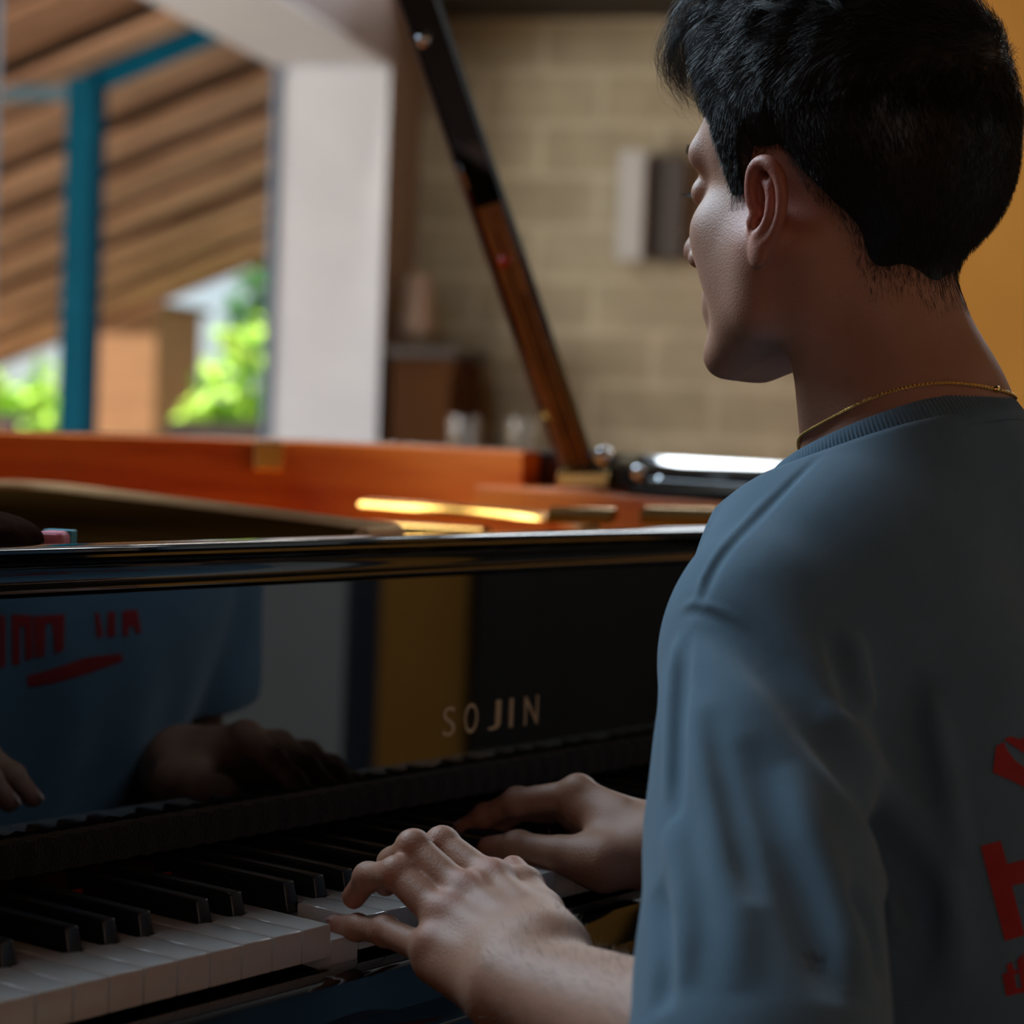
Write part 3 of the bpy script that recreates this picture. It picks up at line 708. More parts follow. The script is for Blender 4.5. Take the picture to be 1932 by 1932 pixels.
def knob(px, py, d, r, mat, par, name='knob'):
    bm = bmesh.new(); bmesh.ops.create_uvsphere(bm, u_segments=18, v_segments=10, radius=r); c = P(px, py, d)
    for v in bm.verts: v.co += Vector(c)
    return obj(name, bm, mat, par, True)
rp = knob(951, 493, 2.19, .0055, pm('red_rubber', (.75, .04, .03), (.8, .06, .04), 50, rough=.4), pstick, 'rubber_pin'); rp['label'] = 'red rubber pin'
knob(799, 76, 2.115, .007, M_['chrome'], pstick, 'stud')
knob(1138, 862, 2.28, .011, M_['chrome'], piano, 'hinge_pin')
# brass shoe of the prop stick
bm = bmesh.new(); c = P(1100, 905, 2.285); 
vv = [bm.verts.new(c+RT*u+FW*w+np.array([0, 0, z])) for w in (-.01, .02) for u in (-.028, .028) for z in (-.009, .009)]
for f in ((0, 1, 3, 2), (4, 6, 7, 5), (0, 4, 5, 1), (2, 3, 7, 6), (0, 2, 6, 4), (1, 5, 7, 3)): bm.faces.new([vv[i] for i in f])
obj('prop_shoe', bm, M_['brass'], piano, bevel=.003)
# legs
for x, y in ((-.06, .12), (1.14, .12), (.32, 1.13)):
    bm = bmesh.new(); prism(bm, [(x-.055, y-.055), (x+.055, y-.055), (x+.055, y+.055), (x-.055, y+.055)], .06, .60)
    for v in bm.verts:
        if v.co.z < .1: v.co.x = x+(v.co.x-x)*.6; v.co.y = y+(v.co.y-y)*.6
    l_ = obj('leg', bm, M_['lacquer'], piano, bevel=.006)
    bm = bmesh.new(); lathe(bm, [(.012, 0), (.026, .004), (.026, .05), (.012, .06)], 18, (x, y, 0)); obj('caster', bm, M_['brass'], l_, True)
bm = bmesh.new(); prism(bm, [(-.13, .20), (1.2, .20), (1.24, .5), (1.22, .86), (.9, 1.02), (.5, 1.16), (.2, 1.2), (-.02, 1.1), (-.1, .9)], .60, .64); obj('bottom_board', bm, M_['lacquer'], piano)
# small things lying on the music desk
def ondesk(px, py):
    v = FW+RT*(px-966)/FPX-UP*(py-966)/FPX; t = ((DA-CAM)@c1)/(v@c1); return CAM+v*t
q = ondesk(104, 1034); er = thing('eraser', 'small pink eraser lying on the folded music desk', 'eraser', (q[0], q[1], q[2]), .5)
bm = bmesh.new(); box(bm, -.013, .013, -.009, .009, -.0005, .011); obj('rubber_block', bm, pm('pink_rubber', (.75, .22, .30), (.82, .28, .36), 60, rough=.7), er, bevel=.004, segs=3)
bm = bmesh.new(); box(bm, .002, .0135, -.0095, .0095, -.0006, .0115); obj('paper_sleeve', bm, pm('teal_paper', (.02, .25, .32), (.03, .3, .38), 60, rough=.6), er, bevel=.001)
q = ondesk(0, 1032)+np.array([0, 0, .004]); pc = thing('pouch', 'dark brown leather pouch at the left end of the music desk', 'pouch', (q[0]-.03, q[1], q[2]), .3)
bm = bmesh.new(); bmesh.ops.create_uvsphere(bm, u_segments=28, v_segments=16, radius=1)
for v in bm.verts: v.co = Vector((v.co.x*.062, v.co.y*.045, max(v.co.z, -.05)*.020+.001))
obj('body', bm, pm('dark_leather', (.02, .010, .008), (.035, .018, .013), 40, ior=1.0, spec=.0, rough=.7, bump=.4), pc, True)
bm = bmesh.new(); tube(bm, [(-.058, 0, .006), (-.03, -.004, .0185), (0, -.003, .0218), (.03, -.002, .0185), (.058, 0, .006)], .0016, 6); obj('zip', bm, M_['chrome'], pc, True)
# ------------------------------------------------------------------ the pianist
HC = np.array([.4555, -.163, 1.142])                    # between the ears
HP, HYAW, HS = R(1.0), R(-10.0), .955
_cp, _sp, _cy, _sy = math.cos(HP), math.sin(HP), math.cos(HYAW), math.sin(HYAW)
HR = np.array([[_cy, -_sy, 0], [_sy, _cy, 0], [0, 0, 1]]) @ np.array([[1, 0, 0], [0, _cp, -_sp], [0, _sp, _cp]])
def Hd(x, y, z): return HC+HS*(HR@np.array([x, y, z], float))
def hs(a, b, ra, rb=None): return seg(Hd(*a), Hd(*b), ra*HS, (ra if rb is None else rb)*HS)
def he(c, r, Rm=None): return ell(Hd(*c), np.array(r, float)*HS, HR if Rm is None else HR@Rm)
person = thing('person', 'young man with short dark curly hair in a blue-grey tee, playing the piano', 'person', (.47, -.28, 0))

def head_field():
    F = Field()
    F.add([he((0, -.012, .045), (.073, .093, .078)), he((0, -.055, .022), (.062, .050, .058)), he((0, .040, .045), (.060, .046, .050)),
           he((0, .040, -.030), (.050, .046, .058)), he((-.040, .020, -.03), (.030, .045, .045)), he((.040, .020, -.03), (.030, .045, .045))], .02)
    for s in (-1, 1):
        F.add([hs((s*.060, -.006, -.030), (s*.054, .004, -.066), .015, .014), hs((s*.054, .004, -.066), (s*.020, .066, -.094), .014, .013)], .028, .01)
        F.add([he((s*.040, .054, -.014), (.018, .018, .016))], .02)
        F.add([hs((s*.008, .088, .033), (s*.046, .072, .034), .0068, .0062)], .018)
    F.add([he((0, .064, -.090), (.017, .013, .013))], .02)
    for s in (-1, 1):
        F.add([he((s*.032, .094, .012), (.014, .0095, .010))], .012, op='s')
        F.add([he((s*.031, .0750, .011), (.0150, .0112, .0115))], .005)
    F.add([hs((0, .088, .022), (0, .111, -.020), .0065, .0090), he((0, .112, -.024), (.010, .010, .009))], .012, .006)
    for s in (-1, 1):
        F.add([he((s*.012, .098, -.029), (.0075, .011, .0075))], .006)
    for s in (-1, 1):
        F.add([he((s*.006, .104, -.036), (.0035, .006, .005))], .003, op='s')
    F.add([he((0, .075, -.060), (.028, .014, .018))], .016)
    F.add([hs((-.020, .080, -.0560), (0, .0905, -.0525), .0042, .0058), hs((.020, .080, -.0560), (0, .0905, -.0525), .0042, .0058)], .006)
    F.add([hs((-.018, .078, -.0640), (0, .0875, -.0665), .0045, .0072), hs((.018, .078, -.0640), (0, .0875, -.0665), .0045, .0072)], .006)
    F.add([hs((-.024, .081, -.0595), (0, .096, -.0590), .0018, .0012), hs((.024, .081, -.0595), (0, .096, -.0590), .0018, .0012)], .003, op='s')
    return F
def ear_prims(s):
    """ear in its own frame: b backwards, u up, n outwards (millimetres)"""
    base = np.array([s*.0735, -.004, -.010]); fl = R(7)
    eb = np.array([s*math.sin(fl), -math.cos(fl), 0]); en = np.array([s*math.cos(fl), math.sin(fl), 0]); eu = np.array([0, .06, 1.0]); eu /= np.linalg.norm(eu)
    def q(b, u, n): return Hd(*(base+(eb*b+eu*u+en*n)*.001))
    Re = HR@np.stack([eb, eu, en], 1)
    def el_(b, u, n, rb, ru, rn): return ell(q(b, u, n), np.array([rb, ru, rn])*.001*HS, Re)
    g = []
    g.append(([el_(13, 7, 1.0, 14.5, 22, 4.2), el_(9, -8, 1.0, 10, 15, 4.0)], .006, .006, 'u'))
    g.append(([el_(12, 8, 6.0, 10.5, 19, 4.8)], .002, .002, 's'))
    g.append(([el_(9, -2.5, 5.0, 7.0, 8.5, 7.0)], .003, .003, 's'))
    hx = [(6, 1, 3.2), (1.5, 7, 5.5), (1.0, 17, 6.5), (4.5, 26.5, 7.5), (12, 31.0, 8.2), (20, 29.5, 8.0), (26, 22, 6.5), (28, 11, 5.6), (26.5, 0, 5.2), (22, -9, 5.0), (15.5, -16, 4.6), (9, -20, 4.0)]
    hp = catmull([q(*p) for p in hx], 4); nn_ = len(hp)
    g.append((chain(hp, [(.0026+.0012*math.sin(math.pi*min(1, i/(nn_*.75))))*HS for i in range(nn_)]), .0025, .002, 'u'))
    ah = [(11, 21, 4.6), (16.5, 15, 5.4), (18.5, 6, 6.3), (17.0, -3, 6.8), (12.5, -9.5, 6.8), (7.5, -12.5, 6.0)]
    ap = catmull([q(*p) for p in ah], 4); g.append((chain(ap, .0024*HS), .0025, .002, 'u'))
    g.append(([seg(q(17, 14, 5), q(20, 24, 5.4), .0018*HS)], .003, .002, 'u'))
    g.append(([el_(0.5, -3.5, 5.0, 3.6, 5.2, 3.4)], .003, .003, 'u'))
    g.append(([el_(7.0, -22.5, 4.8, 7.2, 9.2, 3.7), el_(10, -14, 4.2, 7, 7, 3.2)], .004, .004, 'u'))
    return g

NB_, NT_ = np.array([.470, -.222, .985]), Hd(0, -.030, -.045)
S_L, E_L, W_L = np.array([.318, -.213, .892]), np.array([.158, -.327, .703]), P(1000, 1852, 1.118)
S_R, E_R, W_R = np.array([.622, -.205, .892]), np.array([.648, -.250, .672]), P(1268, 1606, 1.385)
body = Field()
body.g += head_field().g
for s in (-1, 1): body.g += ear_prims(s)
body.add([seg(Hd(0, -.020, -.030), NB_+np.array([0, .004, .03]), .0505, .0535), seg(NB_+np.array([0, .004, .03]), NB_, .0535, .062)], .022)
for s in (-1, 1):                                       # neck tendons and trapezius
    body.add([seg(Hd(s*.052, -.03, -.03), NB_+np.array([s*.018, .052, -.012]), .012, .011)], .02)
body.add([seg(NB_+np.array([-.015, -.012, -.025]), S_L+np.array([.03, -.004, .008]), .045, .034), seg(NB_+np.array([.015, -.012, -.025]), S_R+np.array([-.03, -.004, .008]), .045, .034)], .035)
body.add([seg(NB_+np.array([0, .01, -.07]), (.47, -.26, .66), .055, .08), seg((.47, -.27, .66), (.47, -.34, .56), .09, .10), seg(S_L, S_R, .034)], .05)
# arms
for s_, e_, w_ in ((S_L, E_L, W_L), (S_R, E_R, W_R)):
    body.add([seg(s_, e_, .038, .035)], .03)
    ax_ = (w_-e_)/np.linalg.norm(w_-e_); sd = np.cross(ax_, [0, 0, 1]); sd /= np.linalg.norm(sd)
    mid = e_+(w_-e_)*.33
    body.add([seg(e_, mid, .037, .041), seg(mid+sd*.006, w_+sd*.0125, .037, .0215), seg(mid-sd*.006, w_-sd*.0125, .037, .0215)], .02)

def pts(*a): return [P(*q) for q in a]
# left hand: joints measured in the picture
LH = dict(p=pts((812, 1788, 1.163), (727, 1757, 1.200), (674, 1750, 1.222), (634, 1747, 1.234)),
          r=pts((838, 1728, 1.175), (748, 1648, 1.200), (694, 1655, 1.218), (668, 1692, 1.230)),
          m=pts((878, 1685, 1.186), (780, 1599, 1.212), (741, 1628, 1.232), (728, 1668, 1.246)),
          i=pts((930, 1660, 1.200), (834, 1592, 1.228), (798, 1622, 1.248), (785, 1660, 1.262)),
          t=pts((1040, 1790, 1.135), (1024, 1722, 1.175), (990, 1672, 1.202), (968, 1640, 1.220)))
RH_ = dict(i=pts((1090, 1494, 1.420), (975, 1513, 1.436), (915, 1540, 1.450), (876, 1563, 1.458)),
           m=pts((1078, 1502, 1.445), (990, 1519, 1.462), (942, 1553, 1.478), (918, 1582, 1.484)),
           r=pts((1085, 1514, 1.468), (1005, 1532, 1.486), (960, 1555, 1.498), (950, 1585, 1.503)),
           p=pts((1100, 1535, 1.488), (1025, 1545, 1.503), (1000, 1568, 1.512), (990, 1588, 1.518)),
           t=pts((1140, 1628, 1.372), (1060, 1612, 1.383), (978, 1598, 1.398), (922, 1600, 1.408)))
FR = dict(p=(.0088, .0078, .0068, .0062), r=(.0100, .0088, .0076, .0070), m=(.0104, .0092, .0080, .0072), i=(.0102, .0090, .0078, .0070), t=(.0150, .0112, .0098, .0080))
def hand(J, w, ax_el, up):
    fwd = (J['m'][0]-w)/np.linalg.norm(J['m'][0]-w)
    # palm: metacarpals fanned from the wrist, filled
    carp = {}
    side = (J['i'][0]-J['p'][0]); side /= np.linalg.norm(side)
    for k, o in zip('prmi', (-.019, -.006, .006, .017)): carp[k] = w+side*o+fwd*.010+up*.002
    pal = []
    for k in 'prmi':
        a, b = carp[k], J[k][0]-up*.004
        q_ = .72 if k == 'p' else 1.0
        pal += [seg(a-up*.001, b, .0155*q_, FR[k][0]*(1.15 if k != 'p' else .95)), seg(a-up*.010, b-up*.006-fwd*.004, .0145*q_, .0105*q_)]
    for k1, k2 in (('p', 'r'), ('r', 'm'), ('m', 'i')):
        a = (carp[k1]+carp[k2])/2; b = (J[k1][0]+J[k2][0])/2
        pal.append(seg(a-up*.004, b-up*.006-fwd*.006, .0155, .0105))
    body.add(pal, .016, .010)
    body.add([seg(w-up*.004, w+fwd*.02-up*.004, .022, .020)], .02)
    # thumb mound
    body.add([seg(carp['i']-up*.008, J['t'][0], .019, .0165), seg(J['t'][0], J['t'][1], .0165, .0112), seg((carp['i']+J['i'][0])/2-up*.008, J['t'][1]*.45+J['t'][0]*.55, .012, .011)], .014, .012)
    for k in 'prmi':
        j = J[k]; r = FR[k]
        g_ = chain([j[0]-up*.002]+list(j[1:]), list(r))
        g_ += [ell(j[1], r[1]*1.05), ell(j[2], r[2]*1.03)]
        body.add(g_, .0035, .004)
        body.add([ell(j[0]+up*.0040, (r[0]*.80, r[0]*.80, r[0]*.62))], .010)            # knuckle
        body.add([seg(j[0]+up*.0055, j[0]*.45+carp[k]*.55+up*.0090, .0030, .0022)], .008)   # tendon
    j = J['t']; r = FR['t']
    body.add(chain(j[1:], list(r[1:]))+[ell(j[2], r[2]*1.06)], .006, .004)
up_l = np.array([-.10, -.30, 1.0]); up_l /= np.linalg.norm(up_l)
hand(LH, W_L, None, up_l)
up_r = np.array([-.12, -.2, 1.0]); up_r /= np.linalg.norm(up_r)
hand(RH_, W_R, None, up_r)

def vnoise(X, f, seed=0):                     # smooth pseudo noise
    a = np.sin(X@np.array([1.0, .31, .17])*f+seed)+np.sin(X@np.array([-.27, 1.0, .43])*f*1.13+seed*2.1)+np.sin(X@np.array([.21, -.37, 1.0])*f*.91+seed*1.7)
    b = np.sin(X@np.array([.7, .7, -.4])*f*1.9+seed*.7)*np.sin(X@np.array([-.5, .6, .8])*f*1.7+seed*1.3)
    return a/3+.5*b
def skin_mat():
    m = pm('skin', (.385, .185, .113), (.45, .228, .145), 26, rough=.54, bump=.22, bscale=700, sss=.12, detail=6)
    n = m.node_tree.nodes; l = m.node_tree.links; b = n['Principled BSDF']
    at = n.new('ShaderNodeAttribute'); at.attribute_name = 'flush'
    mx = n.new('ShaderNodeMixRGB'); mx.inputs['Color2'].default_value = (.42, .105, .07, 1)
    src = b.inputs['Base Color'].links[0].from_socket
    l.new(at.outputs['Fac'], mx.inputs['Fac']); l.new(src, mx.inputs['Color1']); l.new(mx.outputs['Color'], b.inputs['Base Color'])
    return m
M_['skin'] = skin_mat()
bV, bF = body.mesh(.0016, (.06, -.46, .44), (.80, .14, 1.30))
body_o = mesh_np('body', bV, bF, M_['skin'], None)
# ruddier ears, knuckles and finger tips
fl = np.zeros(len(bV))
for c, r_, k in [(Hd(-.083, -.012, 0), .036, .75), (Hd(.083, -.012, 0), .036, .75)]+[(j[0]+up_l*.008, .011, .45) for kk, j in LH.items() if kk != 't']+[(j[3], .012, .6) for j in LH.values()]+[(j[1], .011, .3) for kk, j in LH.items() if kk != 't']+[(RH_['i'][2], .03, .35), (RH_['t'][3], .015, .4), (Hd(0, .11, -.024), .014, .35)]:
    d = np.linalg.norm(bV-c, axis=1); fl = np.maximum(fl, k*np.clip(1.3-d/r_, 0, 1))
for c in [Hd(0, .090, -.0595)]:
    d = np.linalg.norm((bV-c)/np.array([.024, .014, .011]), axis=1); fl = np.maximum(fl, .7*(d < 1))
at = body_o.data.attributes.new('flush', 'FLOAT', 'POINT'); at.data.foreach_set('value', fl.astype(np.float32))
body_o.parent = person; rebase(person, body_o)
def pobj(o, parent=None):
    if parent is None: o.parent = person; rebase(person, o)
    else: o.parent = parent; o.matrix_parent_inverse = Matrix.Identity(4)
    return o
# eyes, lids are part of the skin
for s in (-1, 1):
    bm = bmesh.new(); bmesh.ops.create_uvsphere(bm, u_segments=20, v_segments=14, radius=.0112*HS); c = Hd(s*.031, .0752, .0105)
    for v in bm.verts: v.co += Vector(c)
    pobj(obj('eye', bm, pm('eye_white', (.6, .57, .54), (.66, .62, .6), 30, rough=.15), None, True))
# finger nails
def nail(j, up, r):
    d = j[3]-j[2]; d /= np.linalg.norm(d); n = up-d*(up@d); n /= np.linalg.norm(n); s = np.cross(d, n); bm = bmesh.new(); rows = []
    for a in np.linspace(-.35, .95, 6):
        rows.append([bm.verts.new(j[3]+d*r*a+(n*math.cos(t)+s*math.sin(t))*(r*(1.035 if a < .5 else 1.0-.35*(a-.5)))) for t in np.linspace(-.75, .75, 7)])
    for a in range(5):
        for b in range(6): bm.faces.new((rows[a][b], rows[a][b+1], rows[a+1][b+1], rows[a+1][b]))
    return pobj(obj('fingernail', bm, M_['nail'], None, True))
M_['nail'] = pm('nail', (.55, .33, .27), (.6, .37, .31), 90, rough=.25)
for k in 'prmi': nail(LH[k], up_l, FR[k][3])
nail(RH_['i'], up_r, FR['i'][3])
# ------------------------------------------------------------------ tee shirt
NRC = np.array([.470, -.206, .9965]); nrn = np.array([0, .46, 1.0]); nrn /= np.linalg.norm(nrn)      # neckline ring plane
shirt = Field(.10)
Tl = np.array([[1, 0, 0], [0, math.cos(R(-14)), -math.sin(R(-14))], [0, math.sin(R(-14)), math.cos(R(-14))]])
shirt.add([ell((.475, -.212, .850), (.165, .108, .18), Tl)], .05)
shirt.add([ell((.398, -.268, .855), (.080, .058, .11), Tl), ell((.552, -.268, .855), (.080, .058, .11), Tl)], .05)
shirt.add([seg((.432, -.228, .968), S_L+np.array([.012, .0, .013]), .048, .052), seg((.508, -.228, .968), S_R+np.array([-.012, .0, .013]), .048, .052)], .045)
shirt.add([seg((.47, -.216, .95), NRC-nrn*.004, .078, .0665), seg((.47, -.216, .99), (.47, -.20, 1.03), .068, .064)], .03)
shirt.add([ell((.475, -.275, .66), (.155, .115, .21))], .08)
shirt.add([ell((.475, -.305, .54), (.178, .140, .13))], .06)
def hem(s_, e_, f): return s_+(e_-s_)*f
HL, HRr = hem(S_L, E_L, 1.0), hem(S_R, E_R, .60)
slv = []
for s_, h_, e_, r1 in ((S_L, HL, E_L, .057), (S_R, HRr, E_R, .056)):
    dr = np.array([.0, .012, -.004])
    slv.append(([seg(s_, h_+dr*.3, .052, r1), seg(s_+np.array([0, .006, -.02]), h_+np.array([.0, .018, .012]), .050, r1*.92)], h_, (e_-s_)/np.linalg.norm(e_-s_)))
for prims, h_, n_ in slv: shirt.add(prims, .020, .02)
shirt.add([half(NRC, nrn)], .004, op='i')
def surf(px, py): return shirt_plain.trace(CAM, FW+RT*(px-966)/FPX-UP*(py-966)/FPX, .7, 2.2)
shirt_plain = shirt
# folds and seams, traced where the picture shows them: (points, width, depth) depth > 0 is a valley
fold_px = [([(1310, 1158), (1400, 1205), (1480, 1275), (1565, 1390), (1650, 1520), (1730, 1680), (1722, 1800), (1690, 1925)], .014, .015),
           ([(1480, 1235), (1580, 1360), (1680, 1500), (1770, 1660), (1800, 1760), (1802, 1925)], .012, -.006),
           ([(1602, 1180), (1622, 1270), (1640, 1350)], .008, -.005), ([(1572, 1190), (1592, 1280), (1612, 1360)], .008, .004),
           ([(1745, 1290), (1772, 1420), (1796, 1540), (1806, 1640)], .009, -.006), ([(1715, 1260), (1740, 1400), (1768, 1540)], .010, .005),
           ([(1470, 1430), (1540, 1600), (1600, 1760), (1640, 1900)], .015, -.006), ([(1400, 1380), (1480, 1580), (1540, 1760), (1570, 1900)], .013, .007),
           ([(1300, 1290), (1345, 1500), (1385, 1720), (1400, 1880)], .012, -.005), ([(1330, 1330), (1380, 1540), (1420, 1720)], .009, .005),
           ([(1292, 1190), (1283, 1360), (1276, 1560)], .0055, .005), ([(1270, 1190), (1264, 1340), (1258, 1520)], .005, -.0035),
           ([(1262, 1540), (1288, 1680), (1284, 1880)], .009, -.005),
           ([(1240, 1660), (1262, 1790), (1244, 1920)], .008, .005), ([(1625, 1640), (1690, 1715), (1715, 1770)], .009, -.006), ([(1590, 1660), (1640, 1740), (1660, 1860)], .009, .006),
           
           # seams: shoulder, armhole
           ([(1612, 806), (1560, 850), (1480, 925), (1400, 1005), (1345, 1075), (1318, 1150)], .0030, .0030),
           ([(1602, 800), (1548, 846), (1467, 920), (1388, 1000), (1333, 1070), (1306, 1148)], .0036, -.0016),
           ([(1240, 1172), (1275, 1158), (1312, 1152), (1380, 1178), (1452, 1232), (1500, 1290)], .0030, .0030),
           ([(1240, 1160), (1275, 1148), (1312, 1142), (1384, 1168), (1458, 1226)], .0036, -.0016)]
folds = []
for px_, w_, a_ in fold_px:
    q = [surf(*p) for p in px_]; q = [p for p in q if p is not None]
    if len(q) > 1: folds.append((catmull(q, 4), w_*(.85 if w_ > .004 else 1), a_*1.15))
def disp(X):
    d = .0013*vnoise(X*np.array([1, 1, .35]), 48, 1.0)
    # slack drapes down the side and front
    d += .0022*np.sin(X[:, 0]*95+X[:, 2]*22+2*np.sin(X[:, 2]*14))*np.clip((.86-X[:, 2])*6, 0, 1)*np.clip((X[:, 1]+.26)*20, 0, 1)
    for P_, w_, a_ in folds:
        P_ = np.array(P_); lo_, hi_ = P_.min(0)-3*w_, P_.max(0)+3*w_
        m = ((X > lo_) & (X < hi_)).all(1)
        if not m.any(): continue
        Y = X[m]; best = np.full(len(Y), 9.0); tp = np.zeros(len(Y)); n_ = len(P_)-1
        for i in range(n_):
            ba = P_[i+1]-P_[i]; pa = Y-P_[i]; h = np.clip(pa@ba/(ba@ba+1e-12), 0, 1)
            e = np.linalg.norm(pa-h[:, None]*ba, axis=1); u = e < best; best[u] = e[u]; tp[u] = (i+h[u])/n_
        fade = np.clip(np.minimum(tp, 1-tp)*3.2+.05, 0, 1); fade = fade*fade*(3-2*fade)
        d[m] += a_*fade*np.exp(-(best/w_)**2)
    return d
full = Field(); full.g = list(shirt.g); full.disp = disp
for prims, h_, n_ in slv:                                  # open the sleeve ends
    full.add([half(h_-n_*.0, -n_), ell(h_+n_*.08, .105)], .003, .001, op='u') if False else None
class Sh(Field):
    def ev(s, X, c=None, rad=None):
        a = Field.ev(s, X, c, rad)
        for prims, h_, n_ in slv:
            near = np.linalg.norm(X-h_, axis=1) < .13
            pl = (X-h_)@n_
            a = np.where(near, np.maximum(a, np.where(np.linalg.norm(X-h_-n_*.05, axis=1) < .11, pl, a)), a)
            tin = np.maximum(pd(prims[0], X)+.0045, -pl-.05)
            a = np.where(near, np.maximum(a, -tin), a)
        return a
sf = Sh(.10); sf.g = full.g; sf.disp = disp
sV, sF = sf.mesh(.0018, (.04, -.48, .44), (.80, .0, 1.06))
def tee_mat():
    m = pm('tee_fabric', (.092, .162, .222), (.106, .182, .25), 40, rough=.95, bump=.35, bscale=1500, sheen=.25, spec=.15)
    return m
M_['tee'] = tee_mat()
tee = pobj(mesh_np('tee_shirt', sV, sF, M_['tee'], None)); tee['label'] = 'blue-grey short sleeved tee shirt'
bvh = BVHTree.FromPolygons([Vector(v) for v in sV], [tuple(int(i) for i in f) for f in sF])
# ribbed collar band round the neck
e1 = np.array([1.0, 0, 0]); e2 = np.cross(nrn, e1)
bm = bmesh.new(); rows = []; nc = 760
for k in range(nc):
    t = 2*math.pi*k/nc; dirv = e1*math.cos(t)+e2*math.sin(t)
    rb_ = .0003*(1 if k % 4 < 2 else -1)
    ra_ = .0735+.003*max(0, math.sin(t))
    rows.append([bm.verts.new(NRC+dirv*(ra_+dr+rb_*g_)+nrn*dz) for dr, dz, g_ in ((.0062, -.010, 0), (.0068, -.006, 0), (.0060, -.003, 1), (.0036, .0050, 1), (.0006, .0110, .8), (-.0020, .0128, 0), (-.0044, .0112, 0), (-.0040, -.002, 0), (-.001, -.010, 0))])
for k in range(nc):
    a, b = rows[k], rows[(k+1) % nc]
    for q in range(8): bm.faces.new((a[q], a[q+1], b[q+1], b[q]))
col = obj('collar', bm, M_['tee'], None, True); pobj(col, tee)
# printed marks: red ink on the back (as far as the picture shows them) and on the chest
M_['ink'] = pm('red_ink', (.30, .012, .012), (.36, .018, .018), 60, rough=.8)
def decal(name, polys, origin, rayfn, parent):
    V = []; F = []
    for poly in polys:
        bm = bmesh.new(); bm.faces.new([bm.verts.new((x, y, 0)) for x, y in poly]); bm.normal_update()
        bmesh.ops.triangulate(bm, faces=bm.faces)
        for _ in range(7):
            le = [e for e in bm.edges if e.calc_length() > 9]
            if not le: break
            bmesh.ops.subdivide_edges(bm, edges=le, cuts=1); bmesh.ops.triangulate(bm, faces=[f for f in bm.faces if len(f.verts) > 3])
        bm.verts.index_update(); b0 = len(V); ok = {}
        for v in bm.verts:
            o_, d_ = rayfn(v.co.x, v.co.y); h, n, _, _ = bvh.ray_cast(Vector(o_), Vector(d_).normalized())
            if h is None: continue
            if n.dot(Vector(d_)) > 0: n = -n
            ok[v.index] = len(V); V.append(h+n*.0007)
        for f in bm.faces:
            if all(v.index in ok for v in f.verts): F.append([ok[v.index] for v in f.verts])
        bm.free()
    if F: return pobj(mesh_np(name, V, F, M_['ink'], None), parent)
def camray(x, y): return CAM, FW+RT*(x-966)/FPX-UP*(y-966)/FPX
mir = np.array([1, -1, 1.0])
def mirray(x, y):                                  # the same place seen by way of the polished fallboard
    o_, d_ = camray(x, y); return o_*mir+np.array([0, 2*FBY, 0]), d_*mir
decal('back_letter', [[(1849, 1596), (1887, 1586), (1899, 1630), (1961, 1614), (1949, 1570), (1987, 1560), (2035, 1737), (1996, 1747), (1972, 1655), (1908, 1671), (1932, 1764), (1895, 1775)]], None, camray, tee)
decal('back_letter', [[(1890, 1838), (1900, 1834), (1898, 1820), (1908, 1814), (1912, 1830), (1919, 1828), (1920, 1836), (1913, 1839), (1917, 1864), (1926, 1862), (1918, 1812), (1929, 1798), (1942, 1870), (1920, 1874), (1898, 1879)]], None, camray, tee)
decal('back_emblem', [[(1878, 1408), (1893, 1400), (1899, 1416), (1915, 1436), (1940, 1455), (1965, 1462), (1968, 1490), (1932, 1486), (1905, 1472), (1872, 1458)], [(1893, 1396), (1905, 1389), (1926, 1396), (1940, 1378), (1955, 1385), (1950, 1432), (1925, 1418), (1905, 1404)]], None, camray, tee)
chest = [[(230, 1152), (258, 1149), (266, 1195), (255, 1193), (252, 1180), (242, 1182), (241, 1200), (231, 1199)], [(203, 1154), (217, 1153), (217, 1200), (201, 1201)], [(178, 1156), (186, 1155), (194, 1198), (183, 1204)],
         [(63, 1162), (122, 1158), (120, 1226), (104, 1232), (98, 1175), (86, 1176), (84, 1236), (66, 1240)], [(22, 1158), (60, 1160), (62, 1240), (48, 1246), (46, 1180), (38, 1180), (37, 1252), (23, 1254)], [(0, 1160), (10, 1160), (10, 1256), (0, 1260)],
         [(50, 1275), (110, 1258), (160, 1240), (228, 1232), (232, 1246), (165, 1270), (100, 1288), (54, 1295)]]
decal('chest_print', chest, None, mirray, tee)
# ------------------------------------------------------------------ gold chain
M_['gold'] = pm('gold_chain', (.85, .55, .16), (.9, .6, .2), 200, rough=.2, metal=1.0)
hb = BVHTree.FromPolygons([Vector(v) for v in bV], [tuple(int(i) for i in f) for f in bF])
chn = []
NL = 380
for k in range(NL):
    t = 360*k/NL
    z_ = np.interp(t+np.array([-24, -16, -8, 0, 8, 16, 24]), [-30, 0, 60, 90, 120, 150, 180, 200, 225, 247, 270, 300, 330, 360, 420], [1.028, 1.020, .992, .972, .996, 1.010, 1.016, 1.028, 1.0415, 1.0415, 1.0355, 1.033, 1.028, 1.020, .992]).mean()
    d_ = np.array([math.cos(R(t)), math.sin(R(t)), 0]); h, n, _, _ = hb.ray_cast(Vector(np.array([.468, -.196, z_])+d_*.16), Vector(-d_))
    if h is not None: chn.append(np.array(h)+d_*.0011)
neck = pobj(link('necklace', bpy.data.meshes.new('necklace'), M_['gold']))
bm = bmesh.new()
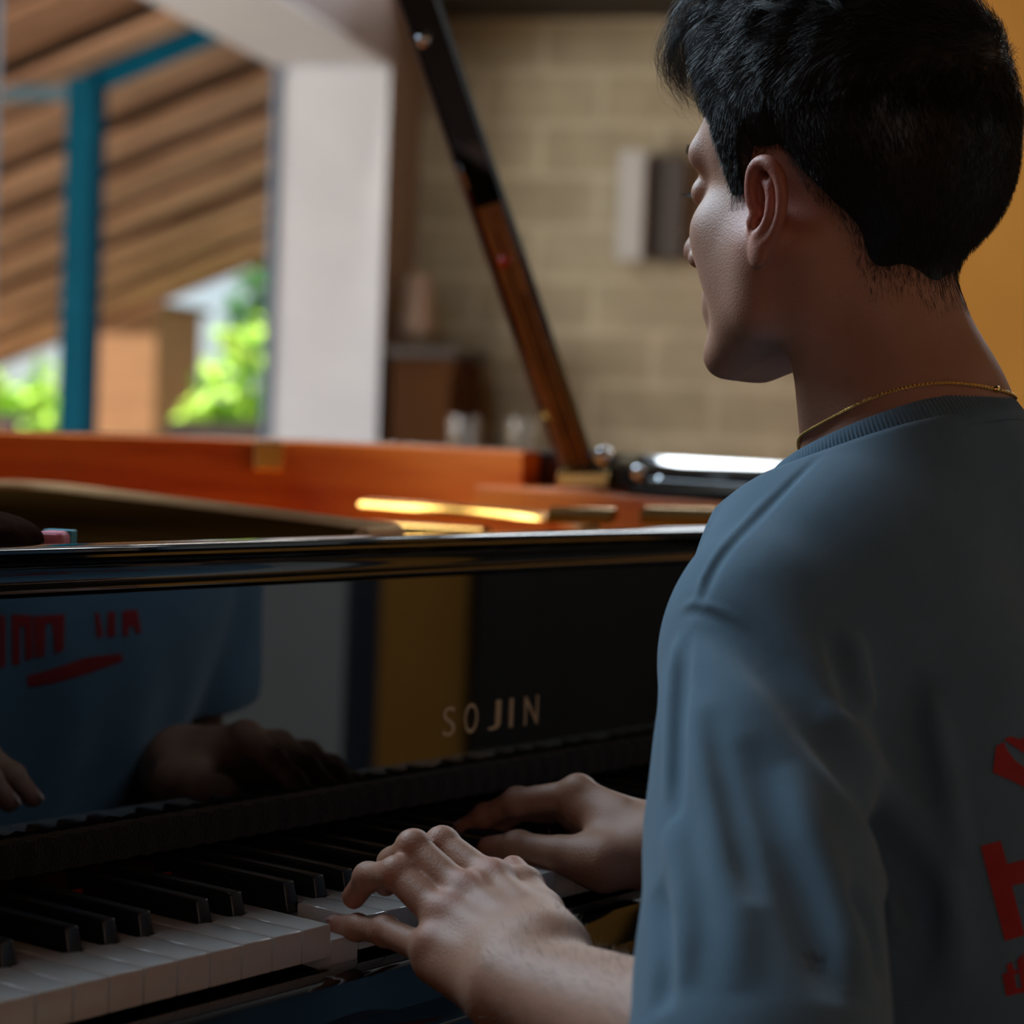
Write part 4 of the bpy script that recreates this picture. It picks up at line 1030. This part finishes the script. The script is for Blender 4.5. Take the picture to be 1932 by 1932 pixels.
for k in range(0, len(chn)):
    a, b = chn[k], chn[(k+1) % len(chn)]; t = b-a; L = np.linalg.norm(t)
    if L > .01: continue
    t /= L; n1 = np.cross(t, [0, 0, 1]); n1 /= np.linalg.norm(n1); n2 = np.cross(t, n1); s = n1 if k % 2 else n2; w = n2 if k % 2 else n1
    ring = [(a+b)/2+t*L*.85*math.cos(u)+(s*.75+w*.25)*.0011*math.sin(u) for u in np.linspace(0, 2*math.pi, 9)]
    tube(bm, ring, .00036, 5, False)
bm.to_mesh(neck.data); bm.free(); neck.data.shade_smooth(); neck['label'] = 'thin gold chain necklace'
bm = bmesh.new(); bmesh.ops.create_uvsphere(bm, u_segments=12, v_segments=8, radius=.0021)
cpos = min(chn, key=lambda p: abs(966+FPX*((p-CAM)@RT)/((p-CAM)@FW)-1880)+(0 if (p-CAM)@FW < 1.3 else 999))
for v in bm.verts: v.co = Vector((v.co.x*1.6, v.co.y, v.co.z))+Vector(cpos)
pobj(obj('clasp', bm, M_['gold'], None, True), neck)
# ------------------------------------------------------------------ trousers, shoes, bench
tr = Field()
tr.add([ell((.475, -.335, .545), (.165, .135, .085))], .05)
knees = {-1: np.array([.36, .04, .545]), 1: np.array([.60, .04, .545])}; feet = {-1: np.array([.37, .10, .09]), 1: np.array([.60, .12, .09])}
for s in (-1, 1):
    tr.add([seg((.475+s*.085, -.31, .545), knees[s], .082, .060), seg(knees[s], feet[s], .058, .046)], .03)
tr.disp = lambda X: .002*vnoise(X, 60, 3)
tV, tF = tr.mesh(.006, (.2, -.52, .0), (.75, .22, .7))
pobj(mesh_np('trousers', tV, tF, pm('dark_denim', (.02, .025, .04), (.03, .036, .055), 60, rough=.9, bump=.4, bscale=900), None))
for s in (-1, 1):
    sh_ = Field(); f = feet[s]; sh_.add([seg((f[0], f[1]-.02, .045), (f[0]+s*.01, f[1]+.16, .038), .042, .036), seg((f[0], f[1]-.02, .05), (f[0], f[1]-.01, .1), .04, .038)], .03); sh_.add([half((0, 0, .006), (0, 0, -1))], .004, op='i')
    v_, f_ = sh_.mesh(.006, (f[0]-.1, f[1]-.12, -.02), (f[0]+.1, f[1]+.26, .2)); pobj(mesh_np('shoe', v_, f_, pm('white_canvas', (.6, .6, .58), (.66, .66, .64), 80, rough=.8), None))
bn = thing('piano_bench', 'black padded piano bench under the person', 'bench', (.475, -.36, 0))
bm = bmesh.new(); prism(bm, [(-.36, -.17), (.36, -.17), (.36, .17), (-.36, .17)], .40, .452); obj('cushion', bm, pm('black_leather', (.012, .011, .01), (.02, .018, .016), 40, rough=.4, bump=.3), bn, True, bevel=.018, segs=4)
bm = bmesh.new(); prism(bm, [(-.35, -.16), (.35, -.16), (.35, .16), (-.35, .16)], .33, .40); obj('apron', bm, M_['lacquer'], bn, bevel=.004)
for sx in (-1, 1):
    for sy in (-1, 1):
        bm = bmesh.new(); prism(bm, [(sx*.32-.022, sy*.13-.022), (sx*.32+.022, sy*.13-.022), (sx*.32+.022, sy*.13+.022), (sx*.32-.022, sy*.13+.022)], 0, .33); obj('leg', bm, M_['lacquer'], bn, bevel=.003)
# ------------------------------------------------------------------ hair
hf = head_field(); hf.add([seg(Hd(0, -.020, -.030), NB_+np.array([0, .004, .03]), .0505, .0535)], .022); hc = Hd(0, -.012, .035)
def scalp(U):                                   # skin radius along head-local unit directions
    D = U@HR.T; lo = np.full(len(U), .03); hi = np.full(len(U), .17)
    for _ in range(22):
        mid = (lo+hi)/2; ins = hf.ev(hc+D*mid[:, None]) < 0
        lo = np.where(ins, mid, lo); hi = np.where(ins, hi, mid)
    return (lo+hi)/2
def tri(y, xs, ys): return np.interp(y, xs, ys)
def hairline(S3):                               # >0 inside the hair, metres from the line; S3 in head units
    y, z, x = S3[:, 1], S3[:, 2], np.abs(S3[:, 0])
    zb = tri(y, [-.12, -.092, -.080, -.062, -.046, -.033, -.024, -.016, .004, .0085, .012, .027, .031, .036, .050, .062, .075], [-.070, -.071, -.064, -.046, -.024, .000, .014, .023, .024, .014, -.008, -.008, .018, .034, .052, .067, .080])
    az = np.degrees(np.arctan2(x, -(y+.012)))
    zn = np.interp(az, [0, 15, 25, 36, 48, 60, 72, 81], [-.070, -.069, -.066, -.056, -.040, -.021, -.001, .015])
    w_ = np.clip((-.020-y)/.008, 0, 1); zb = zn*w_+zb*(1-w_)
    xs = S3[:, 0]; nap = (.011*np.exp(-((xs+.036)/.009)**2)+.008*np.exp(-((xs-.002)/.014)**2)+.011*np.exp(-((xs-.036)/.009)**2))*np.clip((-.042-y)/.02, 0, 1)
    return z-zb+nap+.003*np.sin(S3[:, 0]*260)*(y > .03)
def thick(S3):
    y, z = S3[:, 1], S3[:, 2]
    t = tri(z, [-.06, -.02, .02, .06, .09, .115], [.0025, .005, .009, .013, .021, .027])
    t = t+.010*np.clip((y-.0)/.07, 0, 1)*np.clip((z-.065)/.03, 0, 1)
    sw = np.clip((y+.012)/.02, 0, 1)*np.clip((.06-z)/.012, 0, 1); t = t*(1-sw+sw*np.clip((z+.03)/.085, .28, 1))
    return t
nu, nv = 400, 280
th_ = np.linspace(0, 2*math.pi, nu, endpoint=False); ph = np.linspace(-1.3, math.pi/2-.001, nv)
TH, PHI = np.meshgrid(th_, ph)
U = np.stack([np.cos(PHI)*np.cos(TH), np.cos(PHI)*np.sin(TH), np.sin(PHI)], -1).reshape(-1, 3)
rs = scalp(U)
def capr(U, rs):
    S3 = (U*rs[:, None])/HS+np.array([0, -.012, .035])
    hl = hairline(S3); bk = np.clip((-.012-S3[:, 1])/.05, 0, 1); m = np.clip((hl-(.004+.011*bk))/(.022+.030*bk), -.6, 1); m = np.where(m > 0, m*m*(3-2*m), m*1.5)
    t = thick(S3)*HS
    W_ = U@HR.T*rs[:, None]
    lump = (.0016*vnoise(W_*np.array([1, 1, .8]), 120, 4)+.0012*vnoise(W_, 260, 1))*np.clip((S3[:, 2]-.03)/.06, .15, 1.6)
    return rs+np.where(m > 0, m*(t+lump)-.0015*(1-m), -.0015+m*.008), m, S3
rc_, mm, S3 = capr(U, rs)
V = hc+(U@HR.T)*rc_[:, None]
grid = np.arange(nu*nv).reshape(nv, nu)
F = np.stack([grid[:-1], np.roll(grid, -1, 1)[:-1], np.roll(grid, -1, 1)[1:], grid[1:]], -1).reshape(-1, 4)
keep = (mm[F] > -.55).any(1); F = F[keep]
def hair_mat():
    m = pm('dark_hair', (.0075, .0050, .0038), (.015, .010, .0075), 90, rough=.42, bump=.12, bscale=300, stretch=(1, 1, 1), spec=.4)
    return m
M_['hair'] = hair_mat()
hair = pobj(mesh_np('hair', V, F, M_['hair'], None)); hair['label'] = 'short dark curly hair'
rgrid = rc_.reshape(nv, nu); sgrid = rs.reshape(nv, nu)
def lookup(G, u):
    th = np.arctan2(u[:, 1], u[:, 0]) % (2*math.pi); p = np.arcsin(np.clip(u[:, 2], -1, 1))
    fi = th/(2*math.pi)*nu; fj = np.clip((p-ph[0])/(ph[-1]-ph[0])*(nv-1), 0, nv-1.001)
    i0 = fi.astype(int) % nu; i1 = (i0+1) % nu; j0 = fj.astype(int); a = fi-np.floor(fi); b = fj-j0
    return (G[j0, i0]*(1-a)+G[j0, i1]*a)*(1-b)+(G[j0+1, i0]*(1-a)+G[j0+1, i1]*a)*b
def strands_mesh(name, Pt, r0, parent, mat, r1=.35):
    """Pt: n, k, 3 points in world space -> thin three sided tapering hairs in one mesh"""
    n, k, _ = Pt.shape
    T = np.gradient(Pt, axis=1); T /= np.linalg.norm(T, axis=2, keepdims=True)+1e-12
    a = np.cross(T, rng.normal(size=(n, 1, 3))); a /= np.linalg.norm(a, axis=2, keepdims=True)+1e-12; b = np.cross(T, a)
    rad = ((np.zeros(n)+r0)[:, None]*np.linspace(1, r1, k)[None])[..., None]
    ring = [Pt+(a*math.cos(t)+b*math.sin(t))*rad for t in (0, 2.094, 4.189)]
    V = np.stack(ring, 2).reshape(-1, 3)
    idx = np.arange(n*k*3).reshape(n, k, 3)
    F = np.concatenate([np.stack([idx[:, :-1, q], idx[:, :-1, (q+1) % 3], idx[:, 1:, (q+1) % 3], idx[:, 1:, q]], -1).reshape(-1, 4) for q in range(3)])
    return pobj(mesh_np(name, V, F, mat, None), parent)
# hairs lying on the cap
ns = 60000
u = rng.normal(size=(ns*3, 3)); u /= np.linalg.norm(u, axis=1)[:, None]; u = u[u[:, 2] > -.93]
r_ = lookup(sgrid, u); _, m_, s3 = capr(u, r_)
hl_ = hairline(s3); sel = (hl_ > -.004*rng.uniform(-.6, 1.0, len(s3))) & (rng.uniform(0, 1, len(s3)) < np.where(s3[:, 1] < -.03, np.clip((hl_+.003)/.013, .12, 1), 1)); u = u[sel][:ns]; s3 = s3[sel][:ns]; m_ = m_[sel][:ns]; n = len(u)
topw = np.clip((s3[:, 2]-.055)/.04, 0, 1)
length = .0045+.007*np.clip((s3[:, 2]+.06)/.1, 0, 1)+.024*topw
length *= rng.uniform(.6, 1.25, n)*HS
flow = np.stack([rng.normal(0, .25, n)-.25*topw, -.35+topw*1.5, -1.0+topw*.75], 1)
clump = np.floor(s3*90); ch = np.sin(clump@np.array([12.9, 78.2, 37.7]))*43758.5; ch = ch-np.floor(ch)
flow[:, 0] += (ch-.5)*1.6*topw; flow[:, 1] += (np.modf(ch*7)[0]-.5)*1.0*topw
K = 7; Pt = np.zeros((n, K, 3)); cur = u.copy(); rr = lookup(rgrid, cur)-.0012
lift = (.0012+.0030*rng.uniform(.3, 1.2, n)+.0065*topw*rng.uniform(.2, 1.1, n))*HS
for k in range(K):
    t = k/(K-1)
    wob = np.stack([np.sin(ch*40+t*5.5), np.cos(ch*31+t*4.5), np.sin(ch*17+t*6)], 1)*(.0026*topw*t)[:, None]
    Pt[:, k] = hc+(cur@HR.T)*(lookup(rgrid, cur)-.0012+lift*t**1.3)[:, None]+wob
    d = flow-cur*(flow*cur).sum(1)[:, None]; d /= np.linalg.norm(d, axis=1)[:, None]+1e-9
    cur = cur+d*(length/(K-1)/.1)[:, None]; cur /= np.linalg.norm(cur, axis=1)[:, None]
strands_mesh('strands', Pt, np.where(topw > .3, .00020, .00015), hair, M_['hair'])
# curly locks of the fringe and the top front
def lock(guide, n, spread, rad=.00013, curl=.0):
    g = np.array(catmull(guide, 4)); k = len(g)
    off = rng.normal(size=(n, 1, 3))*spread; w = np.linspace(.35, 1, k)*np.where(np.arange(k) > k*.7, np.linspace(1.0, .75, k), 1)
    ph_ = rng.uniform(0, 6, (n, 1)); t = np.linspace(0, 1, k)[None]
    wv = np.stack([np.sin(ph_+t*7), np.cos(ph_*1.3+t*6), np.sin(ph_*.7+t*8)], -1)*(curl*t)[..., None]
    Pl = g[None]+off*w[None, :, None]+wv
    cut = rng.uniform(.75, 1.0, n)
    ti = t*cut[:, None]*(k-1); i0 = np.minimum(ti.astype(int), k-2); f = (ti-i0)[..., None]
    ar = np.arange(n)[:, None]
    return Pl[ar, i0]*(1-f)+Pl[ar, i0+1]*f
Ls = []
for q in range(40):
    x = rng.uniform(-.046, .046); e = rng.normal(size=(6, 3))*.0035; s_ = rng.uniform(.45, .95); up_ = rng.uniform(-.003, .018)
    gd = [(x, .050, .106), (x-.003, .074, .121+up_), (x-.006, .074+.024*s_, .121+up_), (x-.008, .074+.042*s_, .104+up_), (x-.006, .074+.040*s_, .083+up_*.5), (x+.002, .074+.026*s_, .069+up_*.3)]
    Ls.append(lock([Hd(*(np.array(p)+e[i])) for i, p in enumerate(gd)], 34, .0026, curl=.003))
for q in range(18):                             # a few loose curls at the very front
    x = rng.uniform(-.03, .02); e = rng.normal(size=(6, 3))*.004
    gd = [(x, .060, .110), (x-.002, .090, .126), (x-.004, .108, .117), (x-.004, .116, .098), (x, .112, .078), (x+.006, .098, .066)]
    Ls.append(lock([Hd(*(np.array(p)+e[i])) for i, p in enumerate(gd)], 9, .0024, curl=.004))
for q in range(150):                            # waves over the top
    a_ = rng.uniform(-.062, .062); y0 = rng.uniform(-.07, .045); e = rng.normal(size=(5, 3))*.003
    def onc(x, y, l):
        d = np.array([x, y+.012, math.sqrt(max(.0005, .0105-x*x*1.3-(y)**2*.8))+.002]); d /= np.linalg.norm(d)
        return hc+HR@d*(lookup(rgrid, d[None])[0]+l)
    sx = rng.uniform(-.012, .006)
    Ls.append(lock([onc(a_, y0, -.003)+e[0], onc(a_+sx*.4, y0+.014, .004)+e[1], onc(a_+sx, y0+.028, .007)+e[2], onc(a_+sx*1.4, y0+.041, .004)+e[3], onc(a_+sx*1.3, y0+.050, -.002)+e[4]], 44, .0024, curl=.0018))
k0 = min(l.shape[1] for l in Ls); 
for nm_, grp in (('fringe_locks', [l for l in Ls if l.shape[1] == Ls[0].shape[1]]), ('top_locks', [l for l in Ls if l.shape[1] != Ls[0].shape[1]])):
    if grp: strands_mesh(nm_, np.concatenate(grp), .00013, hair, M_['hair'])
# eyebrows and lashes
Br = []
for s in (-1, 1):
    for q in range(260):
        f = rng.uniform(0, 1); p = np.array([s*(.010+.038*f), .0985-.0195*f**1.6, .033+.006*math.sin(f*2.6)+rng.normal()*.0016])
        d = np.array([s*(.5+.6*f), -.25*f, .55-.6*f]); d = d/np.linalg.norm(d)*.007
        Br.append([p, p+d*.5+np.array([0, .0008, 0]), p+d])
La = []
for s in (-1, 1):
    for q in range(70):
        f = rng.uniform(-1, 1); p = np.array([s*.031+.0125*f, .0865-.0052*f*f, .0115-.0012*f*f]); d = np.array([f*.0025, .0075, -.0022+rng.normal()*.0007])
        La.append([p, p+d*.55+np.array([0, 0, -.0006]), p+d+np.array([0, 0, .0010])])
def toW(A): A = np.array(A); return HC+HS*(A@HR.T)
strands_mesh('eyebrows', toW(Br), .00012, None, M_['hair']); strands_mesh('eyelashes', toW(La), .00013, None, M_['hair'])
# fine hair on the left forearm
axl = (W_L-E_L)/np.linalg.norm(W_L-E_L); tpr = (bV-E_L)@axl; dpr = np.linalg.norm(bV-E_L-tpr[:, None]*axl, axis=1)
cand = np.where((tpr > .05) & (tpr < np.linalg.norm(W_L-E_L)+.015) & (dpr < .06) & (bV[:, 1] < -.08))[0]
pick = rng.choice(cand, 2200); p0 = bV[pick]; nrm = p0-E_L-tpr[pick][:, None]*axl; nrm /= np.linalg.norm(nrm, axis=1)[:, None]
d0 = axl*.6+np.array([.25, 0, -.1])+nrm*.35+rng.normal(size=p0.shape)*.22
ln = rng.uniform(.004, .009, len(p0))[:, None]
strands_mesh('arm_hair', np.stack([p0, p0+d0*ln*.5+nrm*.0006, p0+d0*ln], 1), .00008, None, pm('brown_hair', (.05, .028, .014), (.08, .045, .022), 50, rough=.5))
